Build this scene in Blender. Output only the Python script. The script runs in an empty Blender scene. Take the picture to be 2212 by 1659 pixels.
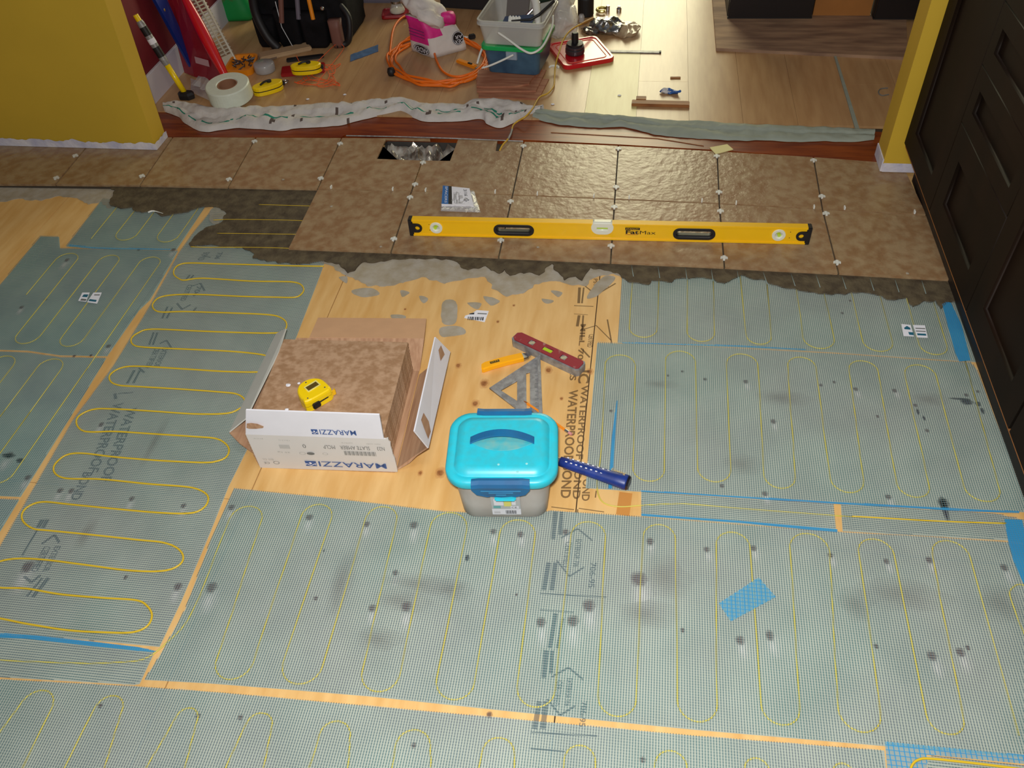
import bpy, bmesh, math, random
from mathutils import Vector, Matrix, noise, geometry
random.seed(7)
PI = math.pi
SC = bpy.context.scene
C = SC.collection

# ---------------------------------------------------------------- camera, world, lights
FPX = 1818.1165
CAM = Vector((0.73753, -2.04730, 1.55861))
R_ = Vector((0.98954001, 0.13537722, -0.0498355))
U_ = Vector((-0.06196509, 0.71084587, 0.70061293))
F_ = Vector((-0.13027238, 0.69019647, -0.71179909))
cam = bpy.data.cameras.new('camera')
cam.sensor_fit = 'HORIZONTAL'; cam.sensor_width = 36.0
cam.lens = 36.0 * FPX / 2212.0
cam.clip_start = 0.05; cam.clip_end = 60
co = bpy.data.objects.new('camera', cam); C.objects.link(co)
m = Matrix.Identity(4)
for i in range(3):
    m[i][0] = R_[i]; m[i][1] = U_[i]; m[i][2] = -F_[i]; m[i][3] = CAM[i]
co.matrix_world = m
SC.camera = co

W = bpy.data.worlds.new('world'); SC.world = W; W.use_nodes = True
W.node_tree.nodes['Background'].inputs[0].default_value = (0.80, 0.86, 0.94, 1)
W.node_tree.nodes['Background'].inputs[1].default_value = 0.13

def area(name, loc, target, sx, sy, power, col):
    l = bpy.data.lights.new(name, 'AREA'); l.shape = 'RECTANGLE'; l.size = sx; l.size_y = sy
    l.energy = power; l.color = col
    o = bpy.data.objects.new(name, l); C.objects.link(o); o.location = loc
    d = Vector(target) - Vector(loc)
    o.rotation_euler = d.to_track_quat('-Z', 'Y').to_euler()
    return o
# the camera's own flash, just above the lens
area('camera_flash', (CAM.x - 0.03, CAM.y + 0.02, CAM.z + 0.07), (0.76, -0.75, 0), 0.06, 0.04, 42, (1.0, 0.98, 0.95))
# daylight through a glazed door at the far end of the next room
area('door_daylight', (0.62, 3.9, 1.25), (0.60, 0.5, 0.1), 0.95, 2.1, 50, (1.0, 0.94, 0.62))
# ceiling lamp of the room, behind the camera
area('ceiling_lamp', (0.6, -1.3, 2.6), (0.6, -0.9, 0), 0.5, 0.5, 9, (1.0, 0.93, 0.84))
vs = SC.view_settings
vs.view_transform = 'Standard'; vs.look = 'None'; vs.exposure = 0.0; vs.gamma = 1.0; vs.use_curve_mapping = False

# ---------------------------------------------------------------- helpers
ZF = -0.012      # top of the plywood subfloor; tile tops are z = 0
ZL = 0.006       # top of the laminate in the next room
def G(x, y, z=ZF):
    """photo pixel -> point on the horizontal plane z"""
    d = R_ * ((x - 1106) / FPX) + U_ * (-(y - 829.5) / FPX) + F_
    return CAM + d * ((z - CAM.z) / d.z)
def g2(x, y, z=ZF):
    p = G(x, y, z); return (p.x, p.y)
def pts(l, z=ZF):
    return [g2(a, b, z) for a, b in l]

def lin(c):
    return tuple((v / 12.92 if v <= 0.04045 else ((v + 0.055) / 1.055) ** 2.4) for v in [k / 255 for k in c]) + (1,)
MATS = {}
def mat(name, col, rough=0.6, metal=0.0, var=0.0, vscale=20.0, col2=None, bump=0.0, bscale=60.0, alpha=1.0,
        trans=0.0, coat=0.0, stretch=None, spec=0.5, rnd=0.0, detail=4.0, lo=0.35, hi=0.65):
    if name in MATS: return MATS[name]
    M = bpy.data.materials.new(name); M.use_nodes = True
    nt = M.node_tree; b = nt.nodes['Principled BSDF']
    c = lin(col)
    b.inputs['Roughness'].default_value = rough
    b.inputs['Metallic'].default_value = metal
    b.inputs['Specular IOR Level'].default_value = spec
    b.inputs['Transmission Weight'].default_value = trans
    b.inputs['Coat Weight'].default_value = coat
    b.inputs['Coat Roughness'].default_value = 0.12
    b.inputs['Alpha'].default_value = alpha
    tc = nt.nodes.new('ShaderNodeTexCoord'); mp = nt.nodes.new('ShaderNodeMapping')
    nt.links.new(tc.outputs['Object'], mp.inputs[0])
    if stretch: mp.inputs['Scale'].default_value = stretch
    c2 = lin(col2) if col2 else tuple(v * (1 - var) for v in c[:3]) + (1,)
    nz = nt.nodes.new('ShaderNodeTexNoise'); nz.inputs['Scale'].default_value = vscale; nz.inputs['Detail'].default_value = detail
    nt.links.new(mp.outputs[0], nz.inputs['Vector'])
    rp = nt.nodes.new('ShaderNodeValToRGB')
    rp.color_ramp.elements[0].position = lo; rp.color_ramp.elements[1].position = hi
    rp.color_ramp.elements[0].color = c2; rp.color_ramp.elements[1].color = c
    nt.links.new(nz.outputs[0], rp.inputs[0])
    out = rp.outputs[0]
    if rnd > 0:
        oi = nt.nodes.new('ShaderNodeObjectInfo'); mr = nt.nodes.new('ShaderNodeMapRange')
        mr.inputs[3].default_value = 1 - rnd; mr.inputs[4].default_value = 1 + rnd
        nt.links.new(oi.outputs['Random'], mr.inputs[0])
        hs = nt.nodes.new('ShaderNodeHueSaturation'); nt.links.new(mr.outputs[0], hs.inputs['Value'])
        nt.links.new(out, hs.inputs['Color']); out = hs.outputs[0]
    nt.links.new(out, b.inputs['Base Color'])
    if bump > 0:
        n2 = nt.nodes.new('ShaderNodeTexNoise'); n2.inputs['Scale'].default_value = bscale; n2.inputs['Detail'].default_value = 5
        nt.links.new(mp.outputs[0], n2.inputs['Vector'])
        bp = nt.nodes.new('ShaderNodeBump'); bp.inputs['Strength'].default_value = bump; bp.inputs['Distance'].default_value = 0.004
        nt.links.new(n2.outputs[0], bp.inputs['Height']); nt.links.new(bp.outputs[0], b.inputs['Normal'])
    MATS[name] = M
    return M

def mw(o):
    M = Matrix.Identity(4); L = []
    while o: L.append(o); o = o.parent
    for k in reversed(L):
        M = M @ (Matrix.Translation(k.location) @ k.rotation_euler.to_matrix().to_4x4())
    return M
def me_from(bm, name):
    if isinstance(bm, bpy.types.Mesh): return bm
    me = bpy.data.meshes.new(name); bm.normal_update(); bm.to_mesh(me); bm.free(); return me
def obj(name, bm, m, parent=None, smooth=False, world=False):
    me = me_from(bm, name); me.name = name
    if m is not None:
        for q in (m if isinstance(m, (list, tuple)) else [m]): me.materials.append(q)
    o = bpy.data.objects.new(name, me); C.objects.link(o)
    if parent:
        o.parent = parent
        if world: me.transform(mw(parent).inverted())
    if smooth:
        for p in me.polygons: p.use_smooth = True
    return o
def tag(o, label=None, cat=None, group=None, kind=None):
    if label: o['label'] = label
    if cat: o['category'] = cat
    if group: o['group'] = group
    if kind: o['kind'] = kind
    return o
def thing(name, label, cat, loc=(0, 0, 0), rotz=0.0, group=None, rot=None):
    o = bpy.data.objects.new(name, None); C.objects.link(o); o.empty_display_size = 0.02
    o.location = loc; o.rotation_euler = rot if rot else (0, 0, rotz)
    return tag(o, label, cat, group)
def solo(name, bm, m, label, cat, group=None, smooth=False):
    """a thing that is one mesh, built in world coordinates; origin moved to its base centre"""
    me = me_from(bm, name)
    xs = [v.co for v in me.vertices]
    c = Vector(((min(v.x for v in xs) + max(v.x for v in xs)) / 2, (min(v.y for v in xs) + max(v.y for v in xs)) / 2, min(v.z for v in xs)))
    me.transform(Matrix.Translation(-c))
    o = obj(name, me, m, None, smooth); o.location = c
    return tag(o, label, cat, group)
def struct(name, bm, m):
    o = obj(name, bm, m); o['kind'] = 'structure'; return o
def join(*bms):
    r = bms[0]
    for b in bms[1:]:
        me = bpy.data.meshes.new('t'); b.to_mesh(me); b.free(); r.from_mesh(me); bpy.data.meshes.remove(me)
    return r
def box(cx, cy, cz, sx, sy, sz, rz=0, bev=0.0, seg=2, M=None):
    """box centred in x, y and standing on z = cz"""
    b = bmesh.new(); bmesh.ops.create_cube(b, size=1)
    bmesh.ops.scale(b, vec=(sx, sy, sz), verts=b.verts)
    if bev: bmesh.ops.bevel(b, geom=b.edges[:], offset=bev, segments=seg, affect='EDGES')
    bmesh.ops.translate(b, vec=(0, 0, sz / 2), verts=b.verts)
    if rz: bmesh.ops.rotate(b, cent=(0, 0, 0), matrix=Matrix.Rotation(rz, 3, 'Z'), verts=b.verts)
    bmesh.ops.translate(b, vec=(cx, cy, cz), verts=b.verts)
    if M: b.transform(M)
    return b
def prism(poly, z0, z1, bev=0.0):
    b = bmesh.new()
    vb = [b.verts.new((x, y, z0)) for x, y in poly]; vt = [b.verts.new((x, y, z1)) for x, y in poly]
    n = len(poly)
    a = sum(poly[i][0] * poly[(i + 1) % n][1] - poly[(i + 1) % n][0] * poly[i][1] for i in range(n))
    if n > 14 and not bev:
        for t in geometry.tessellate_polygon([[Vector((x, y, 0)) for x, y in poly]]):
            p, q, r_ = [Vector(poly[k]) for k in t]
            ccw = (q - p).x * (r_ - p).y - (q - p).y * (r_ - p).x
            if abs(ccw) < 1e-12: continue
            t = t if ccw > 0 else t[::-1]
            try: b.faces.new([vt[k] for k in t]); b.faces.new([vb[k] for k in t[::-1]])
            except ValueError: pass
    else:
        top = b.faces.new(vt if a > 0 else vt[::-1]); b.faces.new(vb[::-1] if a > 0 else vb)
    for i in range(n):
        j = (i + 1) % n
        f = (vb[i], vb[j], vt[j], vt[i]); b.faces.new(f if a > 0 else f[::-1])
    if bev: bmesh.ops.bevel(b, geom=[e for e in top.edges], offset=bev, segments=2, affect='EDGES')
    big = [f for f in b.faces if len(f.verts) > 4]
    if big: bmesh.ops.triangulate(b, faces=big)
    return b
def quadstrip(rows, thick=0.0):
    """rows: list of lists of 3-D points"""
    b = bmesh.new(); V = [[b.verts.new(p) for p in r] for r in rows]
    for i in range(len(V) - 1):
        for j in range(len(V[i]) - 1):
            b.faces.new((V[i][j], V[i][j + 1], V[i + 1][j + 1], V[i + 1][j]))
    if thick:
        bmesh.ops.recalc_face_normals(b, faces=b.faces)
        bmesh.ops.solidify(b, geom=b.faces[:], thickness=thick)
    return b
def cr(P, n=6, closed=False):
    """Catmull-Rom through points"""
    P = [Vector(p) for p in P]; out = []; N = len(P)
    for i in range(N if closed else N - 1):
        if closed: a, b_, c, d = P[i - 1], P[i], P[(i + 1) % N], P[(i + 2) % N]
        else: a, b_, c, d = P[max(i - 1, 0)], P[i], P[i + 1], P[min(i + 2, N - 1)]
        for k in range(n):
            t = k / n
            out.append(0.5 * ((2 * b_) + (c - a) * t + (2 * a - 5 * b_ + 4 * c - d) * t * t + (3 * b_ - a - 3 * c + d) * t ** 3))
    if not closed: out.append(P[-1])
    return out
def tube(P, r, seg=8, closed=False, caps=True):
    P = [Vector(p) for p in P]; b = bmesh.new(); rings = []; N = len(P); prev = None
    for i, p in enumerate(P):
        q = P[(i + 1) % N] if (closed or i < N - 1) else p; s = P[i - 1] if (closed or i > 0) else p
        t = (q - s)
        t = t.normalized() if t.length > 1e-9 else Vector((1, 0, 0))
        if prev is None:
            a = Vector((0, 0, 1)) if abs(t.z) < 0.9 else Vector((1, 0, 0)); n = t.cross(a).normalized()
        else:
            n = prev - t * prev.dot(t); n = n.normalized() if n.length > 1e-6 else t.orthogonal().normalized()
        prev = n; bb = t.cross(n)
        rr = r[i] if isinstance(r, (list, tuple)) else r
        rings.append([b.verts.new(p + (n * math.cos(2 * PI * k / seg) + bb * math.sin(2 * PI * k / seg)) * rr) for k in range(seg)])
    for i in range(N if closed else N - 1):
        A, B = rings[i], rings[(i + 1) % N]
        for k in range(seg): b.faces.new((A[k], A[(k + 1) % seg], B[(k + 1) % seg], B[k]))
    if caps and not closed: b.faces.new(rings[0][::-1]); b.faces.new(rings[-1])
    bmesh.ops.recalc_face_normals(b, faces=b.faces)
    return b
def lathe(prof, seg=28, loc=(0, 0, 0), M=None):
    """prof: (r, z) pairs"""
    b = bmesh.new(); R = []
    for r, z in prof:
        R.append([b.verts.new((max(r, 1e-4) * math.cos(2 * PI * k / seg), max(r, 1e-4) * math.sin(2 * PI * k / seg), z)) for k in range(seg)])
    for i in range(len(R) - 1):
        for k in range(seg): b.faces.new((R[i][k], R[i][(k + 1) % seg], R[i + 1][(k + 1) % seg], R[i + 1][k]))
    bmesh.ops.remove_doubles(b, verts=b.verts, dist=2e-4)
    bmesh.ops.recalc_face_normals(b, faces=b.faces)
    if M: b.transform(M)
    bmesh.ops.translate(b, vec=loc, verts=b.verts)
    return b
def ring_tube(ro, ri, h, seg=40, bev=0.002):
    return lathe([(ri, 0), (ro - bev, 0), (ro, bev), (ro, h - bev), (ro - bev, h), (ri + bev, h), (ri, h - bev), (ri, 0)], seg)
def rrect(w, d, r, n=6):
    o = []
    for cx, cy, a0 in ((w / 2 - r, d / 2 - r, 0), (-w / 2 + r, d / 2 - r, PI / 2), (-w / 2 + r, -d / 2 + r, PI), (w / 2 - r, -d / 2 + r, 1.5 * PI)):
        for k in range(n + 1):
            a = a0 + PI / 2 * k / n; o.append((cx + r * math.cos(a), cy + r * math.sin(a)))
    return o
def loft(sections, cap0=True, cap1=True):
    """sections: lists of equal length of 3-D points, closed rings"""
    b = bmesh.new(); V = [[b.verts.new(p) for p in s] for s in sections]; n = len(V[0])
    for i in range(len(V) - 1):
        for k in range(n): b.faces.new((V[i][k], V[i][(k + 1) % n], V[i + 1][(k + 1) % n], V[i + 1][k]))
    if cap0: b.faces.new(V[0][::-1])
    if cap1: b.faces.new(V[-1])
    return b
def plate(outer, holes, z0, z1, M=None):
    """flat plate with holes, through a filled 2-D curve"""
    cu = bpy.data.curves.new('t', 'CURVE'); cu.dimensions = '2D'; cu.fill_mode = 'BOTH'; cu.extrude = (z1 - z0) / 2
    for pl in [outer] + list(holes):
        s = cu.splines.new('POLY'); s.points.add(len(pl) - 1)
        for i, (x, y) in enumerate(pl): s.points[i].co = (x, y, 0, 1)
        s.use_cyclic_u = True
    o = bpy.data.objects.new('t', cu); me = bpy.data.meshes.new_from_object(o)
    bpy.data.objects.remove(o); bpy.data.curves.remove(cu)
    b = bmesh.new(); b.from_mesh(me); bpy.data.meshes.remove(me)
    bmesh.ops.remove_doubles(b, verts=b.verts, dist=1e-6)
    bmesh.ops.translate(b, vec=(0, 0, (z0 + z1) / 2), verts=b.verts)
    if M: b.transform(M)
    return b
def circ(cx, cy, r, n=24, ry=None):
    return [(cx + r * math.cos(2 * PI * k / n), cy + (ry or r) * math.sin(2 * PI * k / n)) for k in range(n)]
def textmesh(s, O, X, Y, lift=0.0, bold=0.0):
    """flat lettering filling the parallelogram O + X + Y"""
    cu = bpy.data.curves.new('t', 'FONT'); cu.body = s; cu.resolution_u = 3; cu.offset = bold
    o = bpy.data.objects.new('t', cu); me = bpy.data.meshes.new_from_object(o)
    bpy.data.objects.remove(o); bpy.data.curves.remove(cu)
    xs = [v.co.x for v in me.vertices]; ys = [v.co.y for v in me.vertices]
    x0, x1, y0, y1 = min(xs), max(xs), min(ys), max(ys)
    O, X, Y = Vector(O), Vector(X), Vector(Y); N = X.cross(Y).normalized() * lift
    for v in me.vertices: v.co = O + X * ((v.co.x - x0) / (x1 - x0)) + Y * ((v.co.y - y0) / (y1 - y0)) + N
    b = bmesh.new(); b.from_mesh(me); bpy.data.meshes.remove(me); return b
def quad(O, X, Y, lift=0.0, rng=(0, 1, 0, 1)):
    O, X, Y = Vector(O), Vector(X), Vector(Y); N = X.cross(Y).normalized() * lift
    b = bmesh.new(); a, c, d, e = rng
    b.faces.new([b.verts.new(O + X * s + Y * t + N) for s, t in ((a, d), (c, d), (c, e), (a, e))]); return b
def rough_poly(P, amp=0.004, step=0.012, seed=0):
    out = []; n = len(P)
    for i in range(n):
        a, b_ = Vector(P[i]), Vector(P[(i + 1) % n]); L = (b_ - a).length; k = max(1, int(L / step))
        for j in range(k):
            p = a + (b_ - a) * (j / k); q = Vector((p.x * 45, p.y * 45, seed))
            out.append((p.x + noise.noise(q) * amp, p.y + noise.noise(q + Vector((9, 9, 9))) * amp))
    return out
def blob(x, y, r, ry=None, z=ZF + 0.0003, n=14, amp=0.3, rot=0.0, seed=0):
    b = bmesh.new(); ry = ry or r; V = []
    for k in range(n):
        a = 2 * PI * k / n; s = 1 + amp * noise.noise(Vector((math.cos(a) * 1.3 + seed * 3.1, math.sin(a) * 1.3, seed * 1.7)))
        u, v = r * s * math.cos(a), ry * s * math.sin(a)
        V.append(b.verts.new((x + u * math.cos(rot) - v * math.sin(rot), y + u * math.sin(rot) + v * math.cos(rot), z)))
    b.faces.new(V); return b
def crumple(bm, amp, sc, seed=0):
    for v in bm.verts:
        v.co += noise.noise_vector(v.co * sc + Vector((seed, seed, seed))) * amp
    return bm
def ico(r, sub=2, loc=(0, 0, 0), scale=(1, 1, 1)):
    b = bmesh.new(); bmesh.ops.create_icosphere(b, subdivisions=sub, radius=r)
    bmesh.ops.scale(b, vec=scale, verts=b.verts); bmesh.ops.translate(b, vec=loc, verts=b.verts); return b

# ---------------------------------------------------------------- materials
M_ply = mat('plywood', (228, 186, 122), 0.5, col2=(214, 166, 98), vscale=5, stretch=(6, 1.0, 1), bump=0.05, bscale=30, rnd=0.03, detail=7)
M_base = mat('joist_dark', (60, 45, 30), 0.9)
M_tile = mat('slate_tile', (166, 140, 106), 0.32, col2=(148, 114, 80), vscale=30, bump=0.7, bscale=38, rnd=0.06, detail=10, lo=0.38, hi=0.62)
M_mortar = mat('wet_mortar', (96, 84, 62), 0.75, col2=(70, 58, 42), vscale=30, bump=0.8, bscale=90)
M_dry = mat('dried_thinset', (172, 164, 150), 0.9, col2=(158, 146, 124), vscale=25, bump=0.4, bscale=60)
M_yellow = mat('yellow_paint', (204, 168, 48), 0.62, var=0.06, vscale=4, bump=0.05, bscale=200)
M_plaster = mat('white_plaster', (226, 220, 222), 0.85, col2=(190, 188, 206), vscale=14, bump=0.6, bscale=60)
M_redwood = mat('red_brown_wood', (142, 66, 22), 0.32, col2=(104, 38, 12), vscale=6, stretch=(1, 8, 1), detail=7)
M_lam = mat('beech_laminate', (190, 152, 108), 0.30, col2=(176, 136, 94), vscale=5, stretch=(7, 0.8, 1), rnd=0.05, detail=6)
M_lam_sheen = mat('sheen_tinted_laminate', (216, 204, 140), 0.38, col2=(206, 190, 124), vscale=5, stretch=(7, 0.8, 1))  # one plank's brighter sheen, painted in as a paler yellow
M_board = mat('dusty_board', (168, 136, 108), 0.8, col2=(124, 96, 78), vscale=5, stretch=(1, 5, 1), detail=6)
M_cab = mat('espresso_wood', (30, 17, 8), 0.6, spec=0.16, col2=(20, 11, 5), vscale=8, stretch=(1, 1, 0.3))
M_edge = mat('raw_wood_edge', (176, 112, 56), 0.6, var=0.2)
M_dark = mat('black_cabinet', (24, 16, 15), 0.5)
def soften(M_, a, inner=0.15):
    nt = M_.node_tree; b = nt.nodes['Principled BSDF']; N = nt.nodes.new
    tc = N('ShaderNodeTexCoord'); sp = N('ShaderNodeSeparateXYZ'); cb = N('ShaderNodeCombineXYZ'); nz = N('ShaderNodeTexNoise'); nz.inputs['Scale'].default_value = 3.0
    ad = N('ShaderNodeVectorMath'); ad.operation = 'SUBTRACT'; ad.inputs[1].default_value = (.5, .5, 0)
    ln = N('ShaderNodeVectorMath'); ln.operation = 'LENGTH'; mr = N('ShaderNodeMapRange'); mt = N('ShaderNodeMath'); mt.operation = 'ADD'
    sc = N('ShaderNodeMath'); sc.operation = 'MULTIPLY_ADD'; sc.inputs[1].default_value = 0.36; sc.inputs[2].default_value = -0.18
    L = nt.links.new
    L(tc.outputs['Generated'], sp.inputs[0]); L(sp.outputs[0], cb.inputs[0]); L(sp.outputs[1], cb.inputs[1]); L(cb.outputs[0], ad.inputs[0]); L(ad.outputs[0], ln.inputs[0])
    L(cb.outputs[0], nz.inputs['Vector']); L(nz.outputs[0], sc.inputs[0]); L(ln.outputs['Value'], mt.inputs[0]); L(sc.outputs[0], mt.inputs[1])
    mr.inputs[1].default_value = inner; mr.inputs[2].default_value = 0.46; mr.inputs[3].default_value = a; mr.inputs[4].default_value = 0.0
    L(mt.outputs[0], mr.inputs[0]); L(mr.outputs[0], b.inputs['Alpha'])
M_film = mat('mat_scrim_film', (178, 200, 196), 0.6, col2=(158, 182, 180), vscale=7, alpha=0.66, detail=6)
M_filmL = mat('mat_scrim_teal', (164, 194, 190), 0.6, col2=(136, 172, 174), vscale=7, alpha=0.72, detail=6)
M_teal = mat('teal_thread', (44, 100, 106), 0.5, col2=(84, 92, 108), vscale=3, detail=2)
M_white_thr = mat('pale_thread', (186, 196, 184), 0.5)
M_cable = mat('yellow_cable', (220, 184, 40), 0.4)
M_cableU = mat('yellow_cable_under_mesh', (204, 190, 84), 0.5)
M_bluetape = mat('blue_mesh_tape', (70, 164, 206), 0.5, alpha=0.70, col2=(56, 146, 196), vscale=9)
M_bluethr = mat('blue_mesh_thread', (46, 142, 196), 0.5)
M_spacer = mat('white_plastic', (226, 226, 218), 0.4)
M_black = mat('black_rubber', (26, 24, 26), 0.55, var=0.2)
M_ink = mat('stamp_ink', (92, 70, 46), 0.8, alpha=0.55)
M_knot = mat('wood_knot', (176, 118, 66), 0.6, col2=(140, 86, 44), vscale=90, alpha=0.7)
M_knot2 = mat('dark_knot', (92, 72, 74), 0.7, alpha=0.85)
M_card = mat('white_cardboard', (232, 232, 240), 0.75, var=0.03)
M_kraft = mat('brown_cardboard', (188, 150, 118), 0.85, col2=(166, 126, 96), vscale=120, stretch=(1, 0.05, 0.4), bump=0.3, bscale=80)
M_print = mat('blue_print', (62, 92, 150), 0.7)
M_grey = mat('grey_print', (110, 112, 110), 0.8)
M_lightgrey = mat('pale_grey_print', (168, 168, 165), 0.8)
M_yel = mat('yellow_plastic', (244, 208, 6), 0.33, coat=0.3)
M_lvl = mat('yellow_level_paint', (246, 192, 12), 0.38, coat=0.25, var=0.03)
M_steel = mat('steel', (190, 190, 192), 0.3, metal=1.0)
M_alu = mat('dusty_aluminium', (164, 164, 164), 0.5, metal=0.35, col2=(132, 130, 130), vscale=60, bump=0.2, bscale=200)
M_vial = mat('green_vial', (178, 206, 40), 0.12, coat=0.6)
M_vialw = mat('white_bezel', (226, 226, 208), 0.3)
M_glass = mat('brown_lens', (92, 74, 30), 0.08, coat=0.8)
M_aqua = mat('aqua_lid', (40, 196, 218), 0.36, col2=(54, 186, 204), vscale=60)
M_bluehandle = mat('dark_blue_plastic', (20, 104, 156), 0.34, col2=(34, 92, 140), vscale=18)
M_frost = mat('frosted_plastic', (206, 202, 196), 0.4, alpha=0.80, col2=(192, 184, 176), vscale=12)
M_clear = mat('clear_plastic', (220, 222, 222), 0.12, alpha=0.35, coat=0.6)
M_clearb = mat('clear_bag', (206, 204, 204), 0.22, alpha=0.55, coat=0.8, bump=0.6, bscale=50)
M_foil = mat('crinkled_foil', (200, 200, 200), 0.2, metal=0.9, col2=(120, 116, 110), vscale=50, bump=1.0, bscale=45)
M_orange = mat('orange_cord', (236, 112, 14), 0.45)
M_orangep = mat('orange_plastic', (232, 140, 20), 0.4)
M_string = mat('orange_string', (240, 96, 40), 0.6)
M_red = mat('red_plastic', (206, 20, 34), 0.25, coat=0.6)
M_redt = mat('dark_red_film', (140, 24, 40), 0.25, coat=0.5, alpha=0.9)
M_redwall = mat('maroon_paint', (112, 22, 34), 0.6, var=0.1)
M_navy = mat('navy_plastic', (14, 48, 130), 0.4)
M_hammer = mat('blue_grip', (26, 56, 140), 0.4, col2=(20, 44, 112), vscale=30)
M_gold = mat('gold_print', (206, 178, 110), 0.5)
M_pink = mat('pink_print', (226, 40, 140), 0.5, var=0.2, vscale=40)
M_paper = mat('white_sack_paper', (222, 214, 208), 0.7, var=0.12, vscale=14, bump=0.5, bscale=30)
M_green = mat('green_plastic', (14, 168, 84), 0.3, coat=0.3)
M_greenbag = mat('green_bag', (10, 140, 66), 0.5, col2=(96, 56, 30), vscale=7, lo=0.42, hi=0.5)
M_bluefill = mat('blue_bucket', (70, 104, 128), 0.4, col2=(44, 72, 98), vscale=10, alpha=0.95)
M_wood = mat('brown_wood', (168, 112, 60), 0.6, col2=(128, 76, 36), vscale=8, stretch=(1, 8, 1))
M_wood2 = mat('pinkish_board', (176, 122, 92), 0.7, col2=(150, 92, 66), vscale=9, stretch=(1, 7, 1))
M_cloth = mat('white_dust_cloth', (206, 200, 194), 0.9, var=0.12, vscale=20, bump=0.6, bscale=60)
M_clothg = mat('grey_green_cloth', (150, 158, 146), 0.8, var=0.08, vscale=16, bump=0.4, bscale=50)
M_stripe = mat('green_stripe', (34, 130, 108), 0.9)
M_darkcr = mat('dark_crease_stain', (92, 78, 72), 0.9)
M_bagfab = mat('black_bag_fabric', (22, 20, 24), 0.85, spec=0.2, col2=(8, 8, 10), vscale=14, bump=0.5, bscale=60)
M_bagpocket = mat('brown_leather', (120, 80, 70), 0.6)
M_fibre = mat('fibreglass_tape', (214, 220, 204), 0.42, var=0.05, vscale=60)
M_fibrebrown = mat('tape_core', (148, 104, 76), 0.8)
M_bluecl = mat('blue_scrap', (70, 104, 150), 0.8, var=0.3, vscale=30)
M_ywire = mat('ochre_wire', (206, 164, 54), 0.5)
M_post = mat('pale_yellow_note', (232, 222, 160), 0.8)
M_darkred = mat('red_box_lid', (150, 18, 22), 0.35, coat=0.4)
M_brass = mat('brass', (214, 196, 110), 0.3, metal=0.8)
M_lilac = mat('lilac_grey', (104, 98, 112), 0.7)
M_rack = mat('cream_rack', (196, 190, 170), 0.4)
M_hole = mat('duct_dark', (60, 56, 52), 0.6)

# ---------------------------------------------------------------- floor of the front room
slab_holes = pts([(833, 303), (980, 303), (972, 346), (820, 343)], 0.0)   # opening of the floor duct
hx0 = min(p[0] for p in slab_holes); hx1 = max(p[0] for p in slab_holes); hy0 = min(p[1] for p in slab_holes); hy1 = max(p[1] for p in slab_holes)
b = None
for (x0, x1, y0, y1) in ((-4, 4, -4, hy0), (-4, hx0, hy0, hy1), (hx1, 4, hy0, hy1), (-4, 4, hy1, 4.6)):
    q = box((x0 + x1) / 2, (y0 + y1) / 2, -0.06, x1 - x0, y1 - y0, 0.034)
    b = q if b is None else join(b, q)
floor = struct('floor', b, M_base)
jx, jx2 = 0.650, -1.235
def sheet(x0, x1, y0, y1):
    o = obj('plywood_sheet', box((x0 + x1) / 2, (y0 + y1) / 2, ZF - 0.014, x1 - x0 - 0.0026, y1 - y0 - 0.002, 0.014), M_ply, floor); return o
for (x0, x1) in ((jx2 - 1.22, jx2), (jx2, -0.12), (-0.12, jx), (jx, 1.87), (1.87, 3.1)):
    for (y0, y1) in ((-3.4, -0.96), (-0.96, hy0)):
        sheet(x0, x1, y0, y1)
sheet(jx2 - 1.22, hx0, hy0, 0.66); sheet(hx1, 3.1, hy0, 0.66)
M_wrapf = mat('shiny_wrapping', (214, 206, 192), 0.14, metal=0.35, col2=(96, 84, 72), vscale=22, bump=1.0, bscale=40, coat=0.8)
# sheet metal duct below the opening, with a crumpled plastic wrapping stuffed into it
duct = thing('floor_duct', 'open rectangular sheet metal duct in the cut-out of the rear tile row', 'duct', ((hx0 + hx1) / 2, (hy0 + hy1) / 2, -0.16))
w_, d_ = hx1 - hx0 - 0.002, hy1 - hy0 - 0.002
b = bmesh.new()
ring = lambda z, k=1.0: [b.verts.new((sx * w_ / 2 * k, sy * d_ / 2 * k, z)) for sx, sy in ((-1, -1), (1, -1), (1, 1), (-1, 1))]
A, B = ring(0.0), ring(0.150)
for i in range(4): b.faces.new((A[i], B[i], B[(i + 1) % 4], A[(i + 1) % 4]))
b.faces.new(A)
obj('duct_lining', b, M_hole, duct)
n = 26
b = quadstrip([[(-w_ * 0.49 + w_ * 0.98 * i / n, -d_ * 0.47 + d_ * 0.92 * j / 10, 0.092 + 0.045 * j / 10 + 0.05 * noise.noise(Vector((i * 0.45, j * 0.5, 3)))) for i in range(n + 1)] for j in range(11)])
solo('plastic_wrapping', (lambda q: (bmesh.ops.translate(q, vec=duct.location, verts=q.verts), q)[1])(b), M_wrapf, 'crumpled shiny plastic wrapping stuffed in the open floor duct', 'wrapping', smooth=True)

M_halo = mat('knot_halo', (206, 150, 92), 0.6, alpha=0.55)
soften(M_knot, 0.95, 0.10); soften(M_knot2, 0.62, 0.2); soften(M_halo, 0.8, 0.05)
M_glare = mat('painted_glare', (236, 236, 232), 0.5); soften(M_glare, 0.55, 0.0)  # painted glare: soft whitish blobs set below the larger dark knots
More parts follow.
